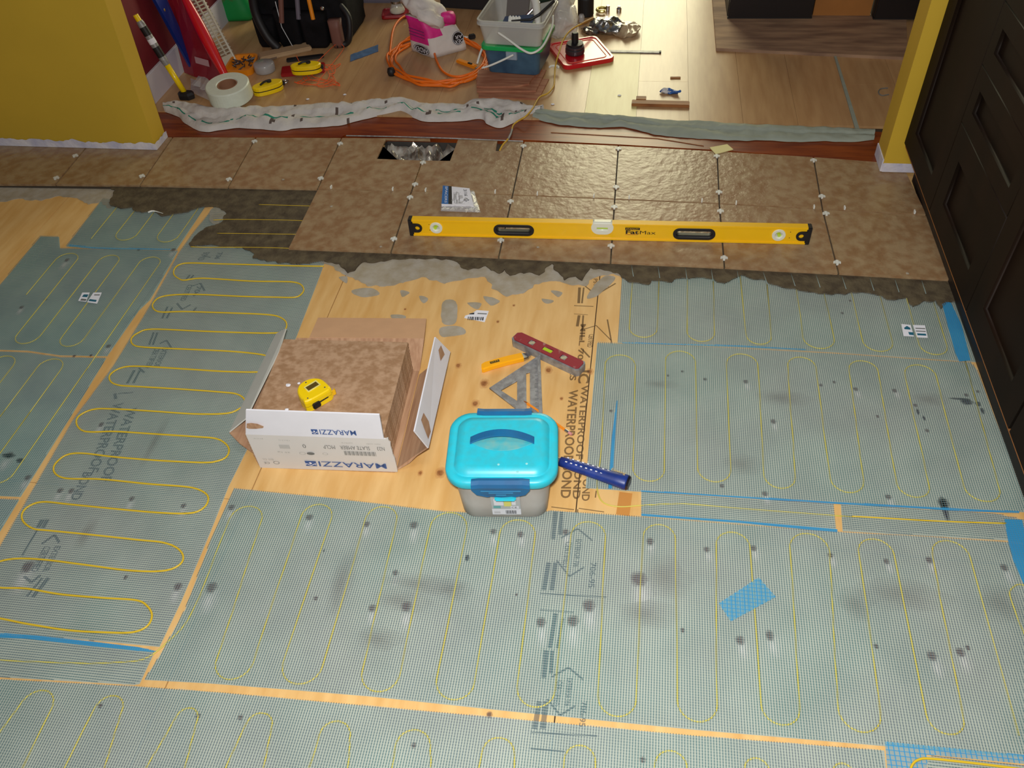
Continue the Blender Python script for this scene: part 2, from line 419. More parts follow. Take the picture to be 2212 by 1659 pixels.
# wood knots and stamps printed on the plywood
def knot(px, py, r, m_=M_knot, ry=1.0, seed=0):
    x, y = g2(px, py)
    k_ = obj('knot', blob(x, y, r * .8, r * .8 * ry, z=ZF + (.0003 if m_ is M_knot else .0010), seed=seed), m_, floor)
    if m_ is M_knot2 and r > .0095: obj('glare_patch', blob(x + r * .4, y - r * 1.6, r * 1.2, r * 2.2, z=ZF + .0009, seed=seed + 5), M_glare, k_)
    if m_ is M_knot: obj('knot_halo', blob(x, y, r * 1.3, r * 1.5 * ry, z=ZF + .00015, seed=seed + 9), M_halo, k_)
    return k_
for i, (px, py, r) in enumerate([(990, 790, .008), (1026, 872, .010), (1184, 800, .010), (1273, 803, .009), (1213, 861, .005), (951, 1022, .012), (1046, 828, .013), (908, 1022, .006), (875, 668, .004), (740, 765, .004), (1075, 695, .005), (1022, 900, .004), (790, 690, .004), (1110, 660, .004)]):
    knot(px, py, r, M_knot, 1.2, i)
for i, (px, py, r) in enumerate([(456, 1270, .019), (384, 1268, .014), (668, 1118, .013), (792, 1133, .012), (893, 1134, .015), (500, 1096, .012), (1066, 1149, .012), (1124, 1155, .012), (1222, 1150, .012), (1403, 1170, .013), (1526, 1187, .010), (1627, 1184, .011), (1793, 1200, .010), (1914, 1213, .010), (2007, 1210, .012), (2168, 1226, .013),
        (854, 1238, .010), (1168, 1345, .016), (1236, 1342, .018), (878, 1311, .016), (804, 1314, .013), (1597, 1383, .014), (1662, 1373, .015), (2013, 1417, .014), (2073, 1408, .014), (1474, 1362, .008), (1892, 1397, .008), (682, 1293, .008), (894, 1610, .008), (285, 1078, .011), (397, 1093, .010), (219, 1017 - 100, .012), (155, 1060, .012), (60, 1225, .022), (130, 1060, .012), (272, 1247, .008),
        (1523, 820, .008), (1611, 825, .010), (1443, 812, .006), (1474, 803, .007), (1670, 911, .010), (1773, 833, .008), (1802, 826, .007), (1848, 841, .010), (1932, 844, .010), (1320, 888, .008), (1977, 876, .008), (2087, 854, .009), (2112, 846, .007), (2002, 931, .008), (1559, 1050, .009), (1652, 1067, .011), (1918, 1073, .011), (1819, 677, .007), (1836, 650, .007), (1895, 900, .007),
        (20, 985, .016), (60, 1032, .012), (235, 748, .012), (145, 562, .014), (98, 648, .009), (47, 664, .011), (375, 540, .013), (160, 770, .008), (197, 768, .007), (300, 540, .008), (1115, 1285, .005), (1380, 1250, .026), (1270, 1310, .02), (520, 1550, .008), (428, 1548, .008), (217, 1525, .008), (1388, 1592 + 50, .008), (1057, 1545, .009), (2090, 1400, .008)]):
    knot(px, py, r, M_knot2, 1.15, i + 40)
# smudges
M_smudge = mat('dirt_smudge', (118, 98, 88), 0.9); soften(M_smudge, 0.27, 0.0)
for i, (px, py, r, ry) in enumerate([(740, 1270, .03, .09), (900, 1262, .10, .03), (860, 1300, .08, .035), (980, 1275, .05, .03), (820, 1380, .05, .03), (1960, 1290, .10, .05), (1850, 1300, .04, .05), (2170, 1310, .06, .05), (2010, 862, .05, .03), (1690, 860, .08, .03), (1420, 830, .05, .02), (1430, 1250, .06, .06), (330, 960, .015, .10), (190, 1150, .02, .05), (1400, 1330, .07, .04), (1600, 1000, .06, .04)]):
    x, y = g2(px, py); obj('smudge', blob(x, y, r, ry, z=ZF + 0.0009, n=22, amp=0.5, seed=i), M_smudge, floor)

M_blot = mat('black_blot', (46, 44, 54), 0.7); soften(M_blot, 0.95, 0.2)
for i, (px, py, r, ry) in enumerate([(2086, 868, .016, .014), (2070, 862, .030, .004), (2112, 872, .007, .012), (2122, 888, .005, .012), (2040, 1098, .008, .045), (2036, 1088, .014, .018), (1996, 905, .004, .010), (1982, 890, .004, .012), (1010, 1205, .005, .012), (700, 1190, .003, .006), (18, 985, .02, .010), (45, 995, .012, .010)]):
    x, y = g2(px, py); obj('paint_blot', blob(x, y, r, ry, z=ZF + 0.0010, n=18, amp=0.5, seed=i + 90), M_blot, floor)
def bars(P, dx, dy):
    """a thin ink stroke from pixel a to pixel b"""
    return P
ZINK = [ZF + 0.00035]
def stroke(a, b_, w, z=None):
    z = z or ZINK[0]
    A = Vector(G(a[0], a[1], z)); B = Vector(G(b_[0], b_[1], z)); t = (B - A).normalized(); n_ = Vector((-t.y, t.x, 0)) * w / 2
    q = bmesh.new(); q.faces.new([q.verts.new(p) for p in (A - n_, B - n_, B + n_, A + n_)]); return q
def ink(name, bms, m_=None):
    bb = bms[0] if len(bms) == 1 else join(*bms)
    return obj(name, bb, m_ or M_ink, floor)
def vtext(s, px0, py0, px1, py1, wpx, m_=None):
    """lettering reading down the picture, letter tops to the right; from pixel (px0,py0) to (px1,py1), width wpx"""
    z = ZINK[0]
    O = G(px0, py0, z); X = G(px1, py1, z) - O; Y = G(px0 + wpx, py0, z) - O
    return obj('stamp_lettering', textmesh(s, O, X, Y, 0, 0.025), m_ or M_ink, floor)
vtext('WATERPROOF BOND', 1229, 842, 1210, 1076, 20)
vtext('WATERPROOF BOND', 1256, 832, 1236, 1078, 15)
vtext('OND', 1259, 1035, 1256, 1082, 17)
vtext('IC', 1250, 800, 1248, 828, 24); vtext('KS', 1232, 795, 1230, 822, 14)
vtext('MILL 706', 1254, 700, 1246, 790, 12); vtext('CERTIFIED', 1272, 722, 1268, 750, 12)
ink('stamp_bars', [stroke((1251, 681), (1247, 705), .008), stroke((1260, 681), (1256, 735), .005), stroke((1252, 621), (1250, 655), .008), stroke((1261, 621), (1257, 655), .005), stroke((1240, 660), (1282, 662), .003), stroke((1240, 678), (1270, 680), .002)])
ink('stamp_diamond', [stroke((1262, 711), (1288, 703), .003), stroke((1288, 703), (1320, 735), .003), stroke((1255, 752), (1274, 772), .005), stroke((1264, 618), (1288, 637), .004), stroke((1288, 637), (1330, 612), .004), stroke((1312, 690), (1322, 745), .004)])
vtext('PS1 95', 1282, 602, 1281, 632, 9); vtext('706', 1308, 600, 1306, 622, 9)
ink('stamp_bars', [stroke((1191, 1095), (1240, 1101), .0025), stroke((1250, 1098), (1305, 1106), .0025), stroke((1248, 1100), (1247, 1112), .003), stroke((1288, 1060), (1286, 1075), .003)])
M_ink2 = mat('dark_stamp_ink', (40, 82, 100), 0.8, alpha=0.42)
ZINK[0] = ZF + 0.0011
def stampC(ox, oy, s=1.0):
    T = lambda x, y: (ox + (x - 1200) * s, oy + (y - 1100) * s)
    ink('stamp_bars', [stroke(T(1200, 1105), T(1195, 1165), .009), stroke(T(1213, 1105), T(1210, 1155), .008), stroke(T(1185, 1215), T(1175, 1275), .010), stroke(T(1200, 1215), T(1192, 1275), .010)], M_ink2)
    ink('stamp_diamond', [stroke(T(1212, 1162), T(1248, 1142), .004), stroke(T(1248, 1142), T(1280, 1168), .004), stroke(T(1202, 1210), T(1230, 1245), .004), stroke(T(1230, 1245), T(1262, 1225), .004), stroke(T(1166, 1282), T(1310, 1290), .003), stroke(T(1166, 1317), T(1240, 1323), .003)], M_ink2)
    vtext('CERTIFIED', *T(1222, 1170), *T(1214, 1225), 14, M_ink2); vtext('EXTERIOR 706', *T(1245, 1165), *T(1238, 1225), 12, M_ink2); vtext('706-95', *T(1275, 1215), *T(1270, 1270), 14, M_ink2)
stampC(1200, 1100); stampC(1180, 1400, 1.0)
ink('stamp_bars', [stroke((1200, 1325), (1188, 1400), .009), stroke((1216, 1335), (1204, 1400), .006)], M_ink2)
# stamps below the left strip
def stampB(pl, txt):
    ink('stamp_bars', [stroke(a, c, w) for a, c, w in pl], M_ink2)
    for s, x0, y0, x1, y1, w in txt: vtext(s, x0, y0, x1, y1, w, M_ink2)
stampB([((410, 594), (402, 604), .006), ((418, 594), (410, 604), .006), ((433, 612), (442, 628), .006), ((415, 618), (433, 612), .004), ((382, 655), (393, 668), .006), ((393, 668), (412, 658), .005), ((424, 664), (418, 672), .006), ((362, 662), (350, 688), .006), ((372, 664), (360, 688), .006)], [('CERTIFIED', 405, 615, 388, 650, 12), ('706', 425, 618, 415, 640, 12)])
stampB([((332, 718), (322, 745), .006), ((340, 718), (330, 745), .006), ((345, 742), (360, 735), .005), ((360, 735), (372, 755), .005), ((300, 795), (312, 805), .006), ((290, 800), (275, 828), .008), ((302, 800), (288, 828), .007)], [('CERTIFIED', 335, 750, 312, 795, 13), ('EXTERIOR', 352, 750, 330, 795, 13)])
stampB([((248, 850), (250, 862), .008), ((255, 850), (288, 848), .004)], [('WATERPROOF', 245, 870, 188, 1020, 22), ('BOND', 180, 1020, 150, 1080, 22), ('WATERPROOF', 275, 880, 215, 1040, 22)])
stampB([((92, 1122), (82, 1140), .012), ((103, 1122), (93, 1140), .010), ((80, 1145), (48, 1200), .005), ((90, 1175), (118, 1155), .006), ((118, 1155), (128, 1172), .006), ((52, 1245), (68, 1258), .006), ((68, 1258), (88, 1242), .006), ((105, 1248), (70, 1290), .010), ((92, 1248), (58, 1288), .006)], [('CERTIFIED', 95, 1180, 65, 1235, 16), ('EXTERIOR', 118, 1180, 90, 1235, 14)])
stampB([((440, 552), (455, 556), .004)], [('BOND', 440, 545, 425, 562, 14), ('706', 470, 545, 462, 560, 12)])
ZINK[0] = ZF + 0.00035
M_brownstain = mat('brown_stain', (206, 142, 70), 0.5, alpha=0.9)
ink('stain_stripe', [stroke((1352, 1064), (1345, 1113), .030)], M_brownstain)

# ---------------------------------------------------------------- mortar
def slabpoly(name, P, z0, z1, m_, parent=None, amp=0.004, seed=0):
    return obj(name, prism(rough_poly(P, amp, 0.009, seed), z0, z1), m_, parent)
mort = thing('mortar_bed', 'dark wet mortar combed out in front of the laid tiles', 'mortar', (0.3, 0.1, ZF))
mort['kind'] = 'stuff'
def mpart(P, z0=ZF, z1=ZF + 0.0056, m_=M_mortar, name='mortar_patch', seed=0, amp=0.009):
    o = obj(name, prism(rough_poly(P, amp, 0.006, seed), z0, z1), m_, mort, world=True); o['kind'] = 'stuff'; return o
mpart(pts([(232, 396), (246, 415), (236, 442), (258, 453), (285, 450), (305, 462), (328, 457), (350, 468), (395, 462), (425, 452), (452, 446), (475, 452), (492, 462), (482, 474), (478, 486), (450, 492), (430, 505), (414, 520), (411, 535), (440, 530), (520, 536), (548, 548), (546, 560), (575, 566), (640, 572), (640, 560), (660, 500), (700, 396)]), seed=1)
mpart(pts([(612, 530), (640, 572), (690, 566), (730, 572), (752, 592), (782, 570), (850, 562), (940, 560), (985, 566), (1010, 585), (1050, 578), (1080, 592), (1092, 585), (1100, 596), (1140, 590), (1165, 596), (1190, 572), (1222, 606), (1240, 596), (1258, 606), (1275, 580), (1320, 586), (1344, 603), (1365, 612), (1402, 617), (1408, 607), (1443, 611), (1464, 605), (1513, 601), (1542, 606), (1563, 616), (1600, 597), (1625, 604), (1653, 608), (1695, 625), (1748, 633), (1798, 639), (1860, 633), (1888, 637), (1917, 649), (1954, 647), (1971, 664), (1996, 651), (2020, 651), (2033, 669), (2045, 656), (2072, 654), (2064, 592), (1810, 570), (1320, 548), (845, 530)]), z1=ZF + 0.0052, seed=2)
# grey thinset that has already dried
mpart(pts([(690, 566), (722, 575), (735, 592), (760, 600), (790, 615), (830, 620), (870, 612), (910, 600), (960, 612), (1000, 604), (1048, 598), (1062, 622), (1092, 640), (1130, 634), (1158, 614), (1200, 606), (1240, 616), (1262, 618), (1280, 600), (1325, 592), (1350, 604), (1365, 600), (1300, 560), (900, 540), (700, 545)]), z1=ZF + 0.0012, m_=M_dry, name='dried_thinset_patch', seed=3)
mpart(pts([(-60, 392), (-60, 440), (0, 437), (40, 430), (90, 433), (125, 424), (165, 428), (190, 441), (215, 437), (240, 452), (262, 400)]), z1=ZF + 0.0012, m_=M_dry, name='dried_thinset_patch', seed=4)
mpart(pts([(455, 455), (470, 449), (490, 456), (494, 466), (480, 474), (470, 488), (452, 480)]), z1=ZF + 0.0040, m_=M_dry, name='dried_thinset_patch', seed=5)
for k, P in enumerate([[(957, 652), (985, 652), (988, 690), (975, 702), (955, 696)], [(952, 708), (985, 704), (1005, 712), (1002, 722), (960, 728), (950, 720)], [(1268, 640), (1300, 600), (1330, 600), (1300, 632), (1278, 645)],
        [(760, 628), (800, 622), (820, 636), (780, 642)], [(1190, 628), (1215, 632), (1205, 642)], [(1170, 645), (1195, 650), (1180, 656)], [(865, 628), (885, 632), (870, 642)], [(1045, 640), (1080, 650), (1060, 660)], [(732, 600), (750, 598), (748, 612)], [(845, 680), (875, 682), (872, 690), (850, 690)], [(1010, 655), (1040, 655), (1030, 668)], [(905, 640), (925, 645), (915, 655)]]):
    mpart([(v.x, v.y) for v in cr([Vector((x, y, 0)) for x, y in pts(P)], 4, True)], z1=ZF + 0.0006, m_=M_dry, name='dried_thinset_patch', seed=10 + k, amp=0.003)

# ---------------------------------------------------------------- tiles
TZ0 = ZF + 0.0030
front = [(621, 537), (844, 545), (1077, 556), (1319, 567), (1565, 578), (1812, 591), (2058, 605)]
mid = [(-90, 398), (119, 399), (301, 401), (492, 405), (685, 409), (889, 412), (1107, 421), (1328, 430), (1554, 440), (1777, 452), (2004, 465)]
back = [(0, 296), (204, 297), (374, 295), (553, 296), (738, 297), (930, 298), (1132, 305), (1336, 314), (1549, 326), (1757, 338), (1950, 353)]
hole = pts([(833, 303), (980, 303), (972, 345), (819, 343)], 0.0)
tiles = []
def tilebox(poly, name='floor_tile', z0=TZ0, z1=0.0):
    cx = sum(p[0] for p in poly) / len(poly); cy = sum(p[1] for p in poly) / len(poly)
    out = []
    n_ = len(poly)
    a = sum(poly[i][0] * poly[(i + 1) % n_][1] - poly[(i + 1) % n_][0] * poly[i][1] for i in range(n_))
    if a < 0: poly = poly[::-1]
    for i in range(n_):           # inset each edge by half a joint
        p0, p1, p2 = Vector(poly[i - 1]), Vector(poly[i]), Vector(poly[(i + 1) % n_])
        d1 = (p1 - p0).normalized(); d2 = (p2 - p1).normalized()
        n1 = Vector((-d1.y, d1.x)); n2 = Vector((-d2.y, d2.x))
        bi = n1 + n2; bi = bi / max(0.3, bi.dot(n1))
        out.append(tuple(p1 + bi * 0.0023))
    return prism(out, z0, z1, bev=0.0012)
def tile(poly, label):
    o = solo('floor_tile', tilebox(poly), M_tile, label, 'tile', 'slate-look tiles laid on the floor')
    tiles.append(o); return o
ordn = ['first', 'second', 'third', 'fourth', 'fifth', 'sixth', 'seventh', 'eighth', 'ninth', 'tenth', 'eleventh', 'twelfth']
for i in range(6):
    q = pts([front[i], front[i + 1], mid[i + 5], mid[i + 4]], 0.0)
    tile(q, 'brown slate-look floor tile, %s from the left in the short front row' % ordn[i])
nn = 0
for i in range(10):
    a, b_, c, d = [g2(*p, 0.0) for p in (mid[i], mid[i + 1], back[i + 1], back[i])]
    lab = 'brown slate-look floor tile, %s from the left in the long rear row' % ordn[i]
    if i == 4:
        q = [a, b_, (b_[0] + (c[0] - b_[0]) * 0.0, b_[1]), ]
        t = (hy0 - b_[1]) / (c[1] - b_[1]); xe = b_[0] + (c[0] - b_[0]) * t
        tile([a, b_, (xe, hy0), (hx0, hy0), (hx0, hy1), (xe, hy1), c, d] if hy1 < c[1] - 0.004 else [a, b_, (xe, hy0), (hx0, hy0), (hx0, c[1]), d], lab + ', cut round the duct opening')
    elif i == 5:
        t = (hy0 - a[1]) / (d[1] - a[1]); xe = a[0] + (d[0] - a[0]) * t
        # slot for the yellow wire near the right rear corner
        s0, s1, s2 = g2(1076, 330, 0), g2(1092, 313, 0), g2(1080, 304, 0)
        tile([a, b_, c, (g2(1090, 303, 0)), (g2(1078, 326, 0)), (g2(1072, 326, 0)), (g2(1076, 302, 0))] + [(hx1, d[1]), (hx1, hy0), (xe, hy0)], lab + ', cut round the duct opening')
    else:
        tile([a, b_, c, d], lab)
M_joint = mat('dark_joint_bed', (70, 60, 48), 0.9)
for P in ([front[0], front[-1], mid[-1], mid[4]], [mid[0], mid[5], (898, 378), (792, 376), (814, 300), (738, 297), back[0]], [(902, 378), (992, 378), (1003, 303), back[-1], mid[-1], mid[5]]):
    o = obj('joint_bed', prism(pts(P, 0.0), ZF, ZF + .0046), M_joint, mort, world=True); o['kind'] = 'stuff'
# plastic cross spacers standing in the joints
def spacer_mesh(cross=True):
    if cross:
        a_, b2 = 0.0105, 0.0030
        P = [(b2, b2), (b2, a_), (-b2, a_), (-b2, b2), (-a_, b2), (-a_, -b2), (-b2, -b2), (-b2, -a_), (b2, -a_), (b2, -b2), (a_, -b2), (a_, b2)]
        return me_from(prism(P, -0.001, 0.0035), 'tile_spacer')
    return me_from(join(box(0, 0, -0.001, 0.0045, 0.013, 0.010, bev=0.0008, seg=1)), 'tile_spacer')
sx_, st_ = spacer_mesh(True), spacer_mesh(False)
for me in (sx_, st_): me.materials.append(M_spacer)
def spacer(px, py, label, cross=True):
    me = sx_ if cross else st_
    o = bpy.data.objects.new('tile_spacer', me); C.objects.link(o); o.location = G(px, py, 0.0)
    o.rotation_euler = (0, 0, random.uniform(-0.08, 0.08))
    tag(o, label, 'spacer', 'plastic spacers in the tile joints')
for px, py, l in [(550, 306, 'under the white end of the dust cloth'), (735, 311, 'just left of the duct opening'), (1131, 316, 'just right of the yellow wire end'), (1336, 322, 'in the green-lit middle of the row'), (1548, 338, 'below the pale yellow note'), (1757, 347, 'nearest the right yellow wall')]:
    spacer(px, py, 'white cross spacer at the rear tile edge, ' + l)
for px, py, l in [(163, 337, 'rear one of two in the joint under the left yellow wall'), (122, 385, 'front one in the leftmost tile joint'), (307, 381, 'in the second joint from the left edge'), (495, 388, 'in the third joint from the left edge'), (693, 386, 'behind the front row\'s left corner'),
        (914, 352, 'right in front of the duct opening'), (897, 399, 'rear row, left of the spacer packet'), (1331, 405, 'rear row, behind the centre of the long level'), (1553, 416, 'rear row, behind the right hand-hole of the level'), (1775, 425, 'rear row, behind the right end of the level')]:
    spacer(px, py, 'white cross spacer, ' + l)
for px, py, l in [(886, 427, 'left of the spacer packet'), (1103, 436, 'right of the spacer packet'), (1327, 448, 'at the middle vial of the level'), (1556, 457, 'at the right hand-hole of the level'), (1784, 462, 'beyond the right end of the level')]:
    spacer(px, py, 'white cross spacer behind the yellow level, ' + l)
for px, py, l in [(851, 517, 'left of the level end'), (1082, 520, 'under the left hand-hole'), (1320, 532, 'under the middle of the level'), (1564, 558, 'under the right hand-hole'), (1808, 568, 'in the rightmost joint')]:
    spacer(px, py, 'white cross spacer in front of the yellow level, ' + l)
tabs = [(716, 406), (849, 410), (920, 412), (1070, 416), (1161, 420), (1283, 425), (1359, 428), (1516, 435), (1590, 440), (1758, 449), (1824, 451), (1975, 460)]
for k, (px, py) in enumerate(tabs):
    spacer(px, py, 'white tab in the long joint between tile rows, %s from left' % ordn[k], False)
# loose grout chips on the tiles
for k, (px, py, l) in enumerate([(823, 533, 'near the front row left corner'), (1162, 534, 'in front of the level, second front tile'), (612, 388, 'left of the front row'), (1960, 591, 'by the front right corner of the tiles'), (716, 446, 'on the leftmost front tile')]):
    p = G(px, py, 0.0); solo('mortar_crumb', crumple(ico(0.004, 2, p + Vector((0, 0, .001)), (1.3, 1, .5)), .0015, 300, k), M_dry, 'small pale mortar crumb on a tile, ' + l, 'crumb', 'mortar crumbs')

# ---------------------------------------------------------------- heating mats
def clip_lines(P, pitch, axis):
    """even-odd clip of parallel lines with the polygon; axis 0: lines along y"""
    out = []; k = axis
    lo = min(p[k] for p in P); hi = max(p[k] for p in P); c = math.ceil(lo / pitch) * pitch; n_ = len(P)
    while c < hi:
        xs = []
        for i in range(n_):
            a, b_ = P[i], P[(i + 1) % n_]
            if (a[k] <= c < b_[k]) or (b_[k] <= c < a[k]):
                t = (c - a[k]) / (b_[k] - a[k]); xs.append(a[1 - k] + t * (b_[1 - k] - a[1 - k]))
        xs.sort()
        for i in range(0, len(xs) - 1, 2): out.append((c, xs[i], xs[i + 1]))
        c += pitch
    return out
def threads(P, pitch, axis, w, z, wob=0.0):
    b = bmesh.new()
    for c, s, e in clip_lines(P, pitch, axis):
        n_ = max(1, int((e - s) / 0.25)); pr = None
        for i in range(n_ + 1):
            t = s + (e - s) * i / n_
            cc = c + wob * noise.noise(Vector((c * 3, t * 2.2, 1.3)))
            q = [(cc - w / 2, t, z), (cc + w / 2, t, z)] if axis == 0 else [(t, cc - w / 2, z), (t, cc + w / 2, z)]
            v = [b.verts.new(x) for x in q]
            if pr: b.faces.new((pr[0], pr[1], v[1], v[0]) if axis == 0 else (pr[0], v[0], v[1], pr[1]))
            pr = v
    return b
def sheet_poly(P, z):
    b = bmesh.new(); f = b.faces.new([b.verts.new((x, y, z)) for x, y in P])
    f.normal_update()
    if f.normal.z < 0: f.normal_flip()
    bmesh.ops.triangulate(b, faces=[f]); return b
def heating_mat(label, poly, axis, film=None, zt=0.0042, w=0.0013, wc=0.0005):
    P = pts(poly); c = (sum(p[0] for p in P) / len(P), sum(p[1] for p in P) / len(P))
    t = thing('heating_mat', label, 'heating mat', (c[0], c[1], ZF), group='underfloor heating mats')
    obj('scrim_film', sheet_poly(P, ZF + 0.0007), film or M_film, t, world=True)
    o = obj('mesh_thread', threads(P, 0.0052, axis, w, ZF + zt, 0.004), M_teal, t, world=True); o['kind'] = 'stuff'
    o = obj('cross_thread', threads(P, 0.0052, 1 - axis, wc, ZF + zt + 0.0002, 0.002), M_white_thr, t, world=True); o['kind'] = 'stuff'
    return t
def cable(t, paths, m_, r=0.0017, z=None, seg=6):
    z = z if z is not None else ZF + 0.0024
    for p in paths:
        P = [Vector((q[0], q[1], z)) for q in p]
        obj('heating_cable', tube(P, r, seg), m_, t, smooth=True, world=True)
def serpV(runs, ext, start_top):
    """runs: (x_top, y_top_px, x_bot, y_bot_px); ext: picture y of each U-turn in order"""
    W_ = []
    for xt, yt, xb, yb in runs: W_.append((g2(xt, yt), g2(xb, yb)))
    path = []; top = start_top           # first run is drawn away from its 'start' end
    lineat = lambda w_, Y: w_[0][0] + (w_[1][0] - w_[0][0]) * (Y - w_[0][1]) / (w_[1][1] - w_[0][1])
    path.append(W_[0][0] if top else W_[0][1])
    for i in range(len(W_) - 1):
        down = top if i % 2 == 0 else not top
        A, B = W_[i], W_[i + 1]
        e = A[1] if down else A[0]; f = B[1] if down else B[0]
        r = abs(f[0] - e[0]) / 2
        mx = (runs[i][2] + runs[i + 1][2]) / 2 if down else (runs[i][0] + runs[i + 1][0]) / 2
        Y = g2(mx, ext[i])[1]; yc = Y + r if down else Y - r
        xa, xb_ = lineat(A, yc), lineat(B, yc); cx = (xa + xb_) / 2; rx = abs(xb_ - xa) / 2; s = 1 if xb_ > xa else -1
        last = Vector(path[-1])
        for k in (0.33, 0.66): 
            p = last + (Vector((xa, yc)) - last) * k; path.append((p.x + 0.0025 * noise.noise(Vector((p.x * 9, p.y * 9, 0))), p.y))
        for k in range(13):
            a = PI * k / 12
            path.append((cx - s * rx * math.cos(a), yc + (-1 if down else 1) * r * math.sin(a)))
    down = top if (len(W_) - 1) % 2 == 0 else not top
    path.append(W_[-1][1] if down else W_[-1][0])
    return path
# large middle mat
tC = heating_mat('greenish mesh heating mat filling the middle foreground, with long yellow loops', [(506, 1056), (700, 1075), (960, 1106), (1130, 1112), (1190, 1104), (1385, 1117), (1600, 1134), (1810, 1150), (2010, 1160), (2175, 1172), (2330, 1190), (2420, 1660), (2212, 1636), (1908, 1612), (1500, 1577), (1100, 1537), (800, 1505), (620, 1490), (455, 1477), (312, 1469), (345, 1418), (400, 1318), (458, 1162)], 0)
runs = [(497, 1120, 432, 1290), (567, 1120, 467, 1431), (650.5, 1118, 545, 1440), (717, 1118, 610, 1440), (790, 1122, 695, 1448), (858, 1122, 781, 1460), (930, 1135, 862, 1468), (1010, 1135, 942, 1475), (1080, 1150, 1025, 1480), (1157, 1150, 1117, 1490), (1234, 1155, 1199, 1495), (1308, 1155, 1292, 1508), (1389, 1162, 1374, 1512), (1459, 1164, 1463, 1520), (1547, 1178, 1549, 1525), (1619.5, 1180, 1644, 1530), (1706, 1185, 1727, 1535), (1791, 1185, 1811, 1545), (1855, 1198, 1902, 1548), (1931, 1200, 2001, 1550), (2015, 1205, 2081, 1555), (2096, 1210, 2200, 1590)]
ext = [1094, 1470, 1090, 1480, 1095, 1496, 1108, 1513, 1124, 1529, 1128, 1549, 1134.5, 1560, 1151, 1567, 1154, 1582, 1166, 1587, 1170]
p = serpV(runs, ext, False)
lead = [g2(*q) for q in [(-40, 1425), (60, 1430), (190, 1434), (250, 1432), (300, 1428), (330, 1415), (360, 1390), (400, 1350)]]
p = [tuple(v)[:2] for v in cr([Vector((a, b_, 0)) for a, b_ in lead + [p[0]]], 4)] + p[1:]
cable(tC, [p], M_cableU)
# far right of that mat a further loop
cable(tC, [[tuple(v)[:2] for v in cr([G(*q) for q in [(2260, 1640), (2225, 1420), (2195, 1330), (2180, 1285), (2190, 1268), (2205, 1264), (2240, 1275)]], 5)]], M_cableU)
# bottom mat
tE = heating_mat('greenish mesh heating mat running along the bottom edge of the view', [(-60, 1465), (290, 1483), (480, 1497), (800, 1526), (1100, 1553), (1500, 1590), (1910, 1622), (1925, 1780), (-60, 1780)], 0)
runs = [(40, 1530, -40, 1640), (113, 1530, 50, 1659), (201, 1540, 140, 1659), (263, 1540, 227, 1659), (375, 1560, 316, 1659), (426, 1560, 400, 1659), (530, 1570, 490, 1659), (588, 1570, 570, 1659), (691, 1585, 667, 1659), (757, 1585, 751, 1659), (856, 1605, 847, 1659), (929, 1605, 930, 1659), (1043, 1620, 1032, 1670), (1111, 1620, 1111, 1670), (1219.5, 1635, 1218, 1680), (1285.6, 1635, 1287, 1680), (1415, 1645, 1412, 1700), (1483, 1645, 1487, 1700), (1608, 1660, 1610, 1710), (1660, 1660, 1672, 1710), (1800, 1668, 1805, 1720), (1842, 1668, 1860, 1720)]
p = serpV(runs, [1490, 1745, 1502, 1745, 1529, 1745, 1540, 1745, 1558, 1745, 1577, 1745, 1594, 1750, 1611, 1750, 1623, 1755, 1639, 1755, 1650], False)
cable(tE, [p], M_cableU)
# right hand mat
tF = heating_mat('greenish mesh heating mat beside the dark cabinet, below the right-hand tiles', [(1290, 741), (1500, 748), (1800, 764), (2096, 784), (2108, 796), (2186, 1000), (2228, 1108), (2150, 1104), (1900, 1092), (1700, 1080), (1385, 1063), (1265, 1055), (1276, 900)], 0)
runs = [(1306.5, 800, 1300, 960), (1372, 800, 1367, 1015), (1437, 790, 1435, 1015), (1502, 790, 1506.5, 1018), (1569.6, 795, 1578, 1018), (1637, 795, 1650, 1030), (1702, 800, 1717, 1032), (1763, 802, 1793.5, 1040), (1835, 810, 1865, 1042), (1898, 812, 1937, 1050), (1956.5, 820, 2006.5, 1052), (2024, 822, 2082.6, 1058), (2090, 820, 2158.7, 1060)]
p = serpV(runs, [768, 1041, 760, 1042, 766, 1056, 773, 1065, 781, 1075, 790, 1084], False)
p = [tuple(v)[:2] for v in cr([G(*q) for q in [(1840, 1118), (1600, 1100), (1480, 1090), (1400, 1092), (1340, 1096), (1305, 1088), (1292, 1068), (1290, 1040), (1296, 1000)]], 5)] + p
p[-1] = g2(2083, 775)
cable(tF, [p], M_cableU)
# upper right mat
tG = heating_mat('pale mesh heating mat whose upper edge runs under the wet mortar on the right', [(1346, 580), (1600, 585), (1900, 600), (2072, 612), (2078, 655), (2108, 783), (1800, 762), (1500, 747), (1334, 741)], 0)
runs = [(1368, 585, 1360, 700), (1424, 587, 1420, 700), (1484, 589, 1484, 712), (1540, 591, 1543, 712), (1598, 593, 1611, 718), (1655, 596, 1665, 718), (1716, 600, 1733, 724), (1773, 603, 1800, 726), (1832, 608, 1861, 730), (1893, 610, 1925, 732), (1948, 612, 1983, 738), (2005, 615, 2042, 740)]
p = serpV(runs, [730, 540, 739, 540, 745, 545, 754, 550, 760, 555, 767], True)
# the loops close under the tiles: draw each visible hairpin
seg_ = []
for i in range(0, 12, 2):
    seg_.append(serpV(runs[i:i + 2], [[730, 739, 745, 754, 760, 767][i // 2]], True))
cable(tG, seg_, M_cableU)
cable(tG, [[g2(*q) for q in ((x0, 575 + (x0 - 1360) * .055), (x0 + (4 if x0 < 1600 else 9), 600 + (x0 - 1360) * .06))] for x0 in (1364, 1421, 1480, 1536, 1592, 1648, 1708, 1762, 1818, 1878, 1932, 1990)], M_film, r=0.0009, z=ZF + 0.0054)
